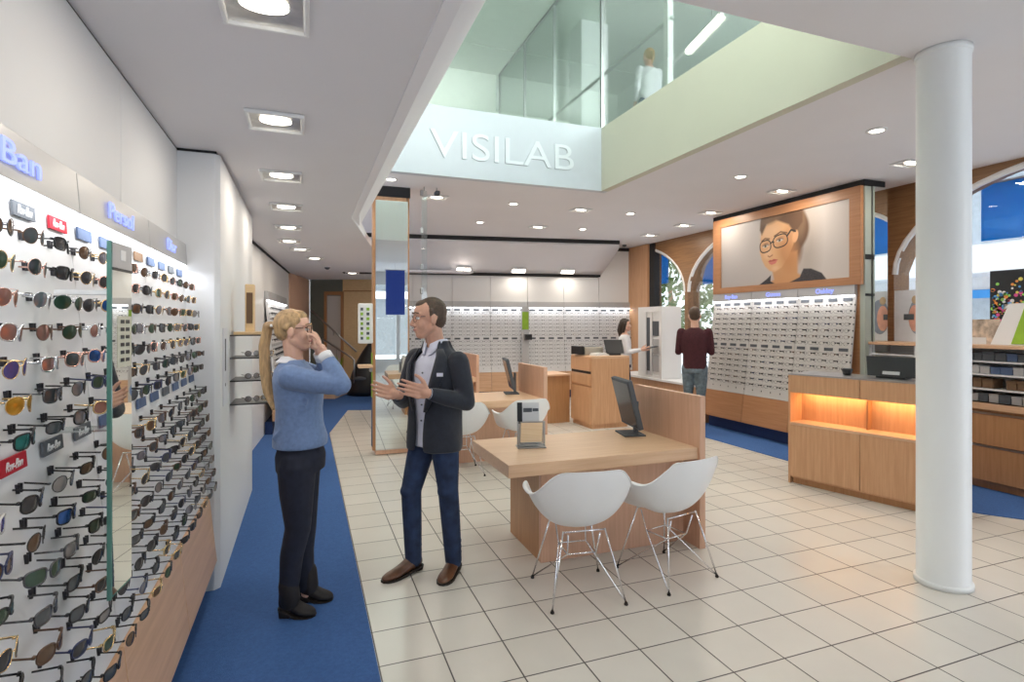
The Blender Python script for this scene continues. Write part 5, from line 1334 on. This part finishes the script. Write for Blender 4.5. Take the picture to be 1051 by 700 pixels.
co_.build('collar', 'shirtw', r, smooth=True, solid=.006, sub=1)
for w_, e_ in ((wrr, elr), (wrl, ell_)):
    wv = (w_-e_).normalized(); MB().loft([sring((0, 0, 0), (1, 0), 1, 1, 1, 18)]) if False else MB().cyl(w_-wv*.060, w_-wv*.012, .041, .036, n=18).build('cuff', 'shirtw', r, smooth=True)
tr = MB(); tr.loft([sring((hipC.x-.005, hipC.y, z), tf, w, d, .95) for z, w, d in ((.82, .158, .132), (.90, .160, .136), (.97, .140, .115))])
for h_, k_, a_ in ((hpl, knl, anl), (hpr, knr, anr)):
    tr.chain([h_+Vector((-.01, 0, -.06)), h_.lerp(k_, .5)+Vector((-.01, 0, 0)), k_, k_.lerp(a_, .4)+Vector((-.012, 0, 0)), a_+Vector((0, 0, -.02))], [.105, .094, .070, .064, .050])
tr.fused('trousers', 'trouser', r, .008, 3)
for (hx, hd, tx, td) in ((-1.305, 3.10, -1.105, 3.12), (-1.262, 3.27, -1.065, 3.30)):
    s_ = shoe(r, G.V(hx, hd, 0), G.V(tx, td, 0), 'boot', name='ankle_boot', heelh=.055, ht=.13, w=.046)
    MB().cap(G.V(hx+.062, hd, .10), G.V(hx+.055, hd-.005, .19), .054, .054).build('boot_shaft', 'boot', s_, smooth=True)
g = worn(L, hR, 1.0, 'square', 'tortoise', 'dark framed glasses held at the eyes of the blonde woman', r)
# ---------------------------------------------------------------- simpler background figures
def figure(label, x, d, z0, fdir, H, top, legs, hairm, hairkind, arms, skin='skin', shoem='boot', tuck=True, stride=.10, name='person', hand=True, vx=.012, stout=1.0):
    G = Fig('person', label, x, d, z0); r = G.r; k = H/1.78; f = Vector((fdir[0], fdir[1], 0)).normalized(); l = Vector((-f.y, f.x, 0)); U = Vector((0, 0, 1))
    sc = Vector((0, 0, 1.43*k)); hp = Vector((0, 0, .94*k)); hc = Vector((0, 0, 1.655*k))+f*.02; R = Rf(f)
    b = MB(); L = head_prims(b, hc, R, k)
    b.cap(L(-.02, 0, -.06), sc+U*.05, .05*k, .055*k); b.chain([sc, sc-U*.22, hp], [.09, .10, .11]); sh_ = {s: sc+l*s*.18*k*stout for s in (1, -1)}; b.cap(sh_[1]-U*.03, sh_[-1]-U*.03, .035, .035)
    aj = {}
    for s in (1, -1):
        e, w_ = arms[s]; ep = sh_[s]+f*e[0]+l*s*e[1]+U*e[2]; wp = ep+f*w_[0]+l*s*w_[1]+U*w_[2]; aj[s] = (ep, wp); b.chain([sh_[s]-U*.02, ep, wp], [.034, .030, .023])
        hd_ = (wp-ep).normalized(); hand_prims(b, wp, hd_+f*.2, U+f*.1, -l*s, curl=.3, k=.95*k)
    lg = {}
    for s in (1, -1):
        hj = hp+l*s*.085*k; aj_ = l*s*.085*k+f*stride*s+U*.11; kj = hj.lerp(aj_, .5)+f*.02; lg[s] = (hj, kj, aj_); b.chain([hj, kj, aj_, aj_-U*.06], [.07, .048, .034, .03])
    b.fused('body', skin, r, vx*.6, 2)
    head_details(r, L, R, k, None, hairm)
    hb = MB().ell(L(-.026, 0, .046), (.094*k, .081*k, .086*k), R).ell(L(-.05, 0, .0), (.058*k, .073*k, .070*k), R).ell(L(.022, 0, .085), (.05*k, .055*k, .034*k), R)
    if hairkind == 'long': hb.chain([L(-.07, 0, .0), L(-.085, .02, -.10), L(-.09, .0, -.2)], [.07, .075, .04]); hb.cap(L(-.01, -.07, .02), L(-.04, -.075, -.12), .03, .025); hb.cap(L(-.01, .07, .02), L(-.04, .075, -.12), .03, .025)
    hb.fused('hair', hairm, r, .008, 2)
    if hairkind == 'pony': MB().chain([L(-.10, 0, .05), L(-.14, 0, .02), L(-.14, 0, -.08), L(-.12, 0, -.16)], [.02, .03, .028, .01]).fused('ponytail', hairm, r, .007, 1)
    tp = MB(); tp.loft([sring((0, 0, z*k), f, w*k*stout, dd*k, .9) for z, w, dd in ((.90, .165, .125), (1.0, .160, .120), (1.12, .160, .120), (1.25, .175, .128), (1.35, .185, .122), (1.42, .170, .105), (1.46, .11, .08), (1.49, .062, .062))])
    for s in (1, -1):
        ep, wp = aj[s]; tp.chain([sh_[s]-U*.01, sh_[s].lerp(ep, .5), ep, ep.lerp(wp, .82)], [.064*k, .058*k, .048*k, .036*k])
    tp.fused('top', top, r, vx, 4)
    tp = MB(); tp.loft([sring((0, 0, z*k), f, w*k*stout, dd*k, .9) for z, w, dd in ((.85, .16, .125), (.92, .16, .122), (.97, .15, .115))])
    for s in (1, -1): hj, kj, a_ = lg[s]; tp.chain([hj-U*.03, hj.lerp(kj, .5), kj, kj.lerp(a_, .4), a_-U*.03], [.095*k, .084*k, .062*k, .060*k, .050*k])
    tp.fused('trousers', legs, r, vx, 3)
    for s in (1, -1): a_ = lg[s][2]; q = Vector((a_.x, a_.y, 0)); shoe(r, q-f*.07, q+f*.19, shoem, w=.046)
    return G, L, aj
xx = (713-CX)/F*8.36
figure('man in a burgundy sweater and grey jeans, seen from behind at the poster wall', xx, 8.36, 0, (.32, .95), 1.90, 'burgundy', 'greyjean', 'hair_brown', 'short', {1: ((.02, .045, -.31), (.24, .02, .06)), -1: ((.02, .045, -.31), (.24, .02, .08))}, stout=1.0, stride=.06)
xx = (641-CX)/F*10.3
G, L, aj = figure('woman with long dark hair in a white top holding a tablet', xx, 10.3, 0, (.95, -.2), 1.74, 'shirtw', 'jeans', 'hair_dark', 'long', {1: ((.06, .04, -.28), (.24, -.02, .04)), -1: ((.06, .04, -.28), (.26, -.02, .06))}, stride=.08, stout=.92)
wp = aj[-1][1]; Rz = Matrix.Rotation(-YAW, 3, 'Z')
q = Rz @ (wp+Vector((.11, .05, .02)))+G.r.location
t = thing('tablet', 'dark tablet held by the woman in the white top', 'tablet', q, -YAW)
MB().hexa([(-.05, -.13, -.01), (.16, -.13, .03), (.16, .10, .03), (-.05, .10, -.01), (-.05, -.13, 0), (.16, -.13, .04), (.16, .10, .04), (-.05, .10, 0)]).build('case', 'black', t, bevel=.003)
MB().hexa([(-.04, -.12, .002), (.15, -.12, .038), (.15, .09, .038), (-.04, .09, .002), (-.04, -.12, .004), (.15, -.12, .042), (.15, .09, .042), (-.04, .09, .004)]).build('screen', 'plate', t)
dd_ = 8.6; xx = (666-CX)/F*dd_
figure('blonde person in a pale shirt upstairs behind the cream parapet, seen from behind', xx, dd_, 4.201, (-.3, .95), 1.72, 'shirtw', 'jeans', 'hair_blond', 'pony', {1: ((.03, .02, -.28), (.12, -.03, -.18)), -1: ((.03, .02, -.28), (.12, -.03, -.18))}, stout=.95)
# man whose back shows in the mirror column
c = copy_tree(man_root); c.location = (2.50, -2.1, 0); c.rotation_euler = (0, 0, 2.2); c['label'] = 'man in a dark suit behind the camera, visible only in the mirror column'
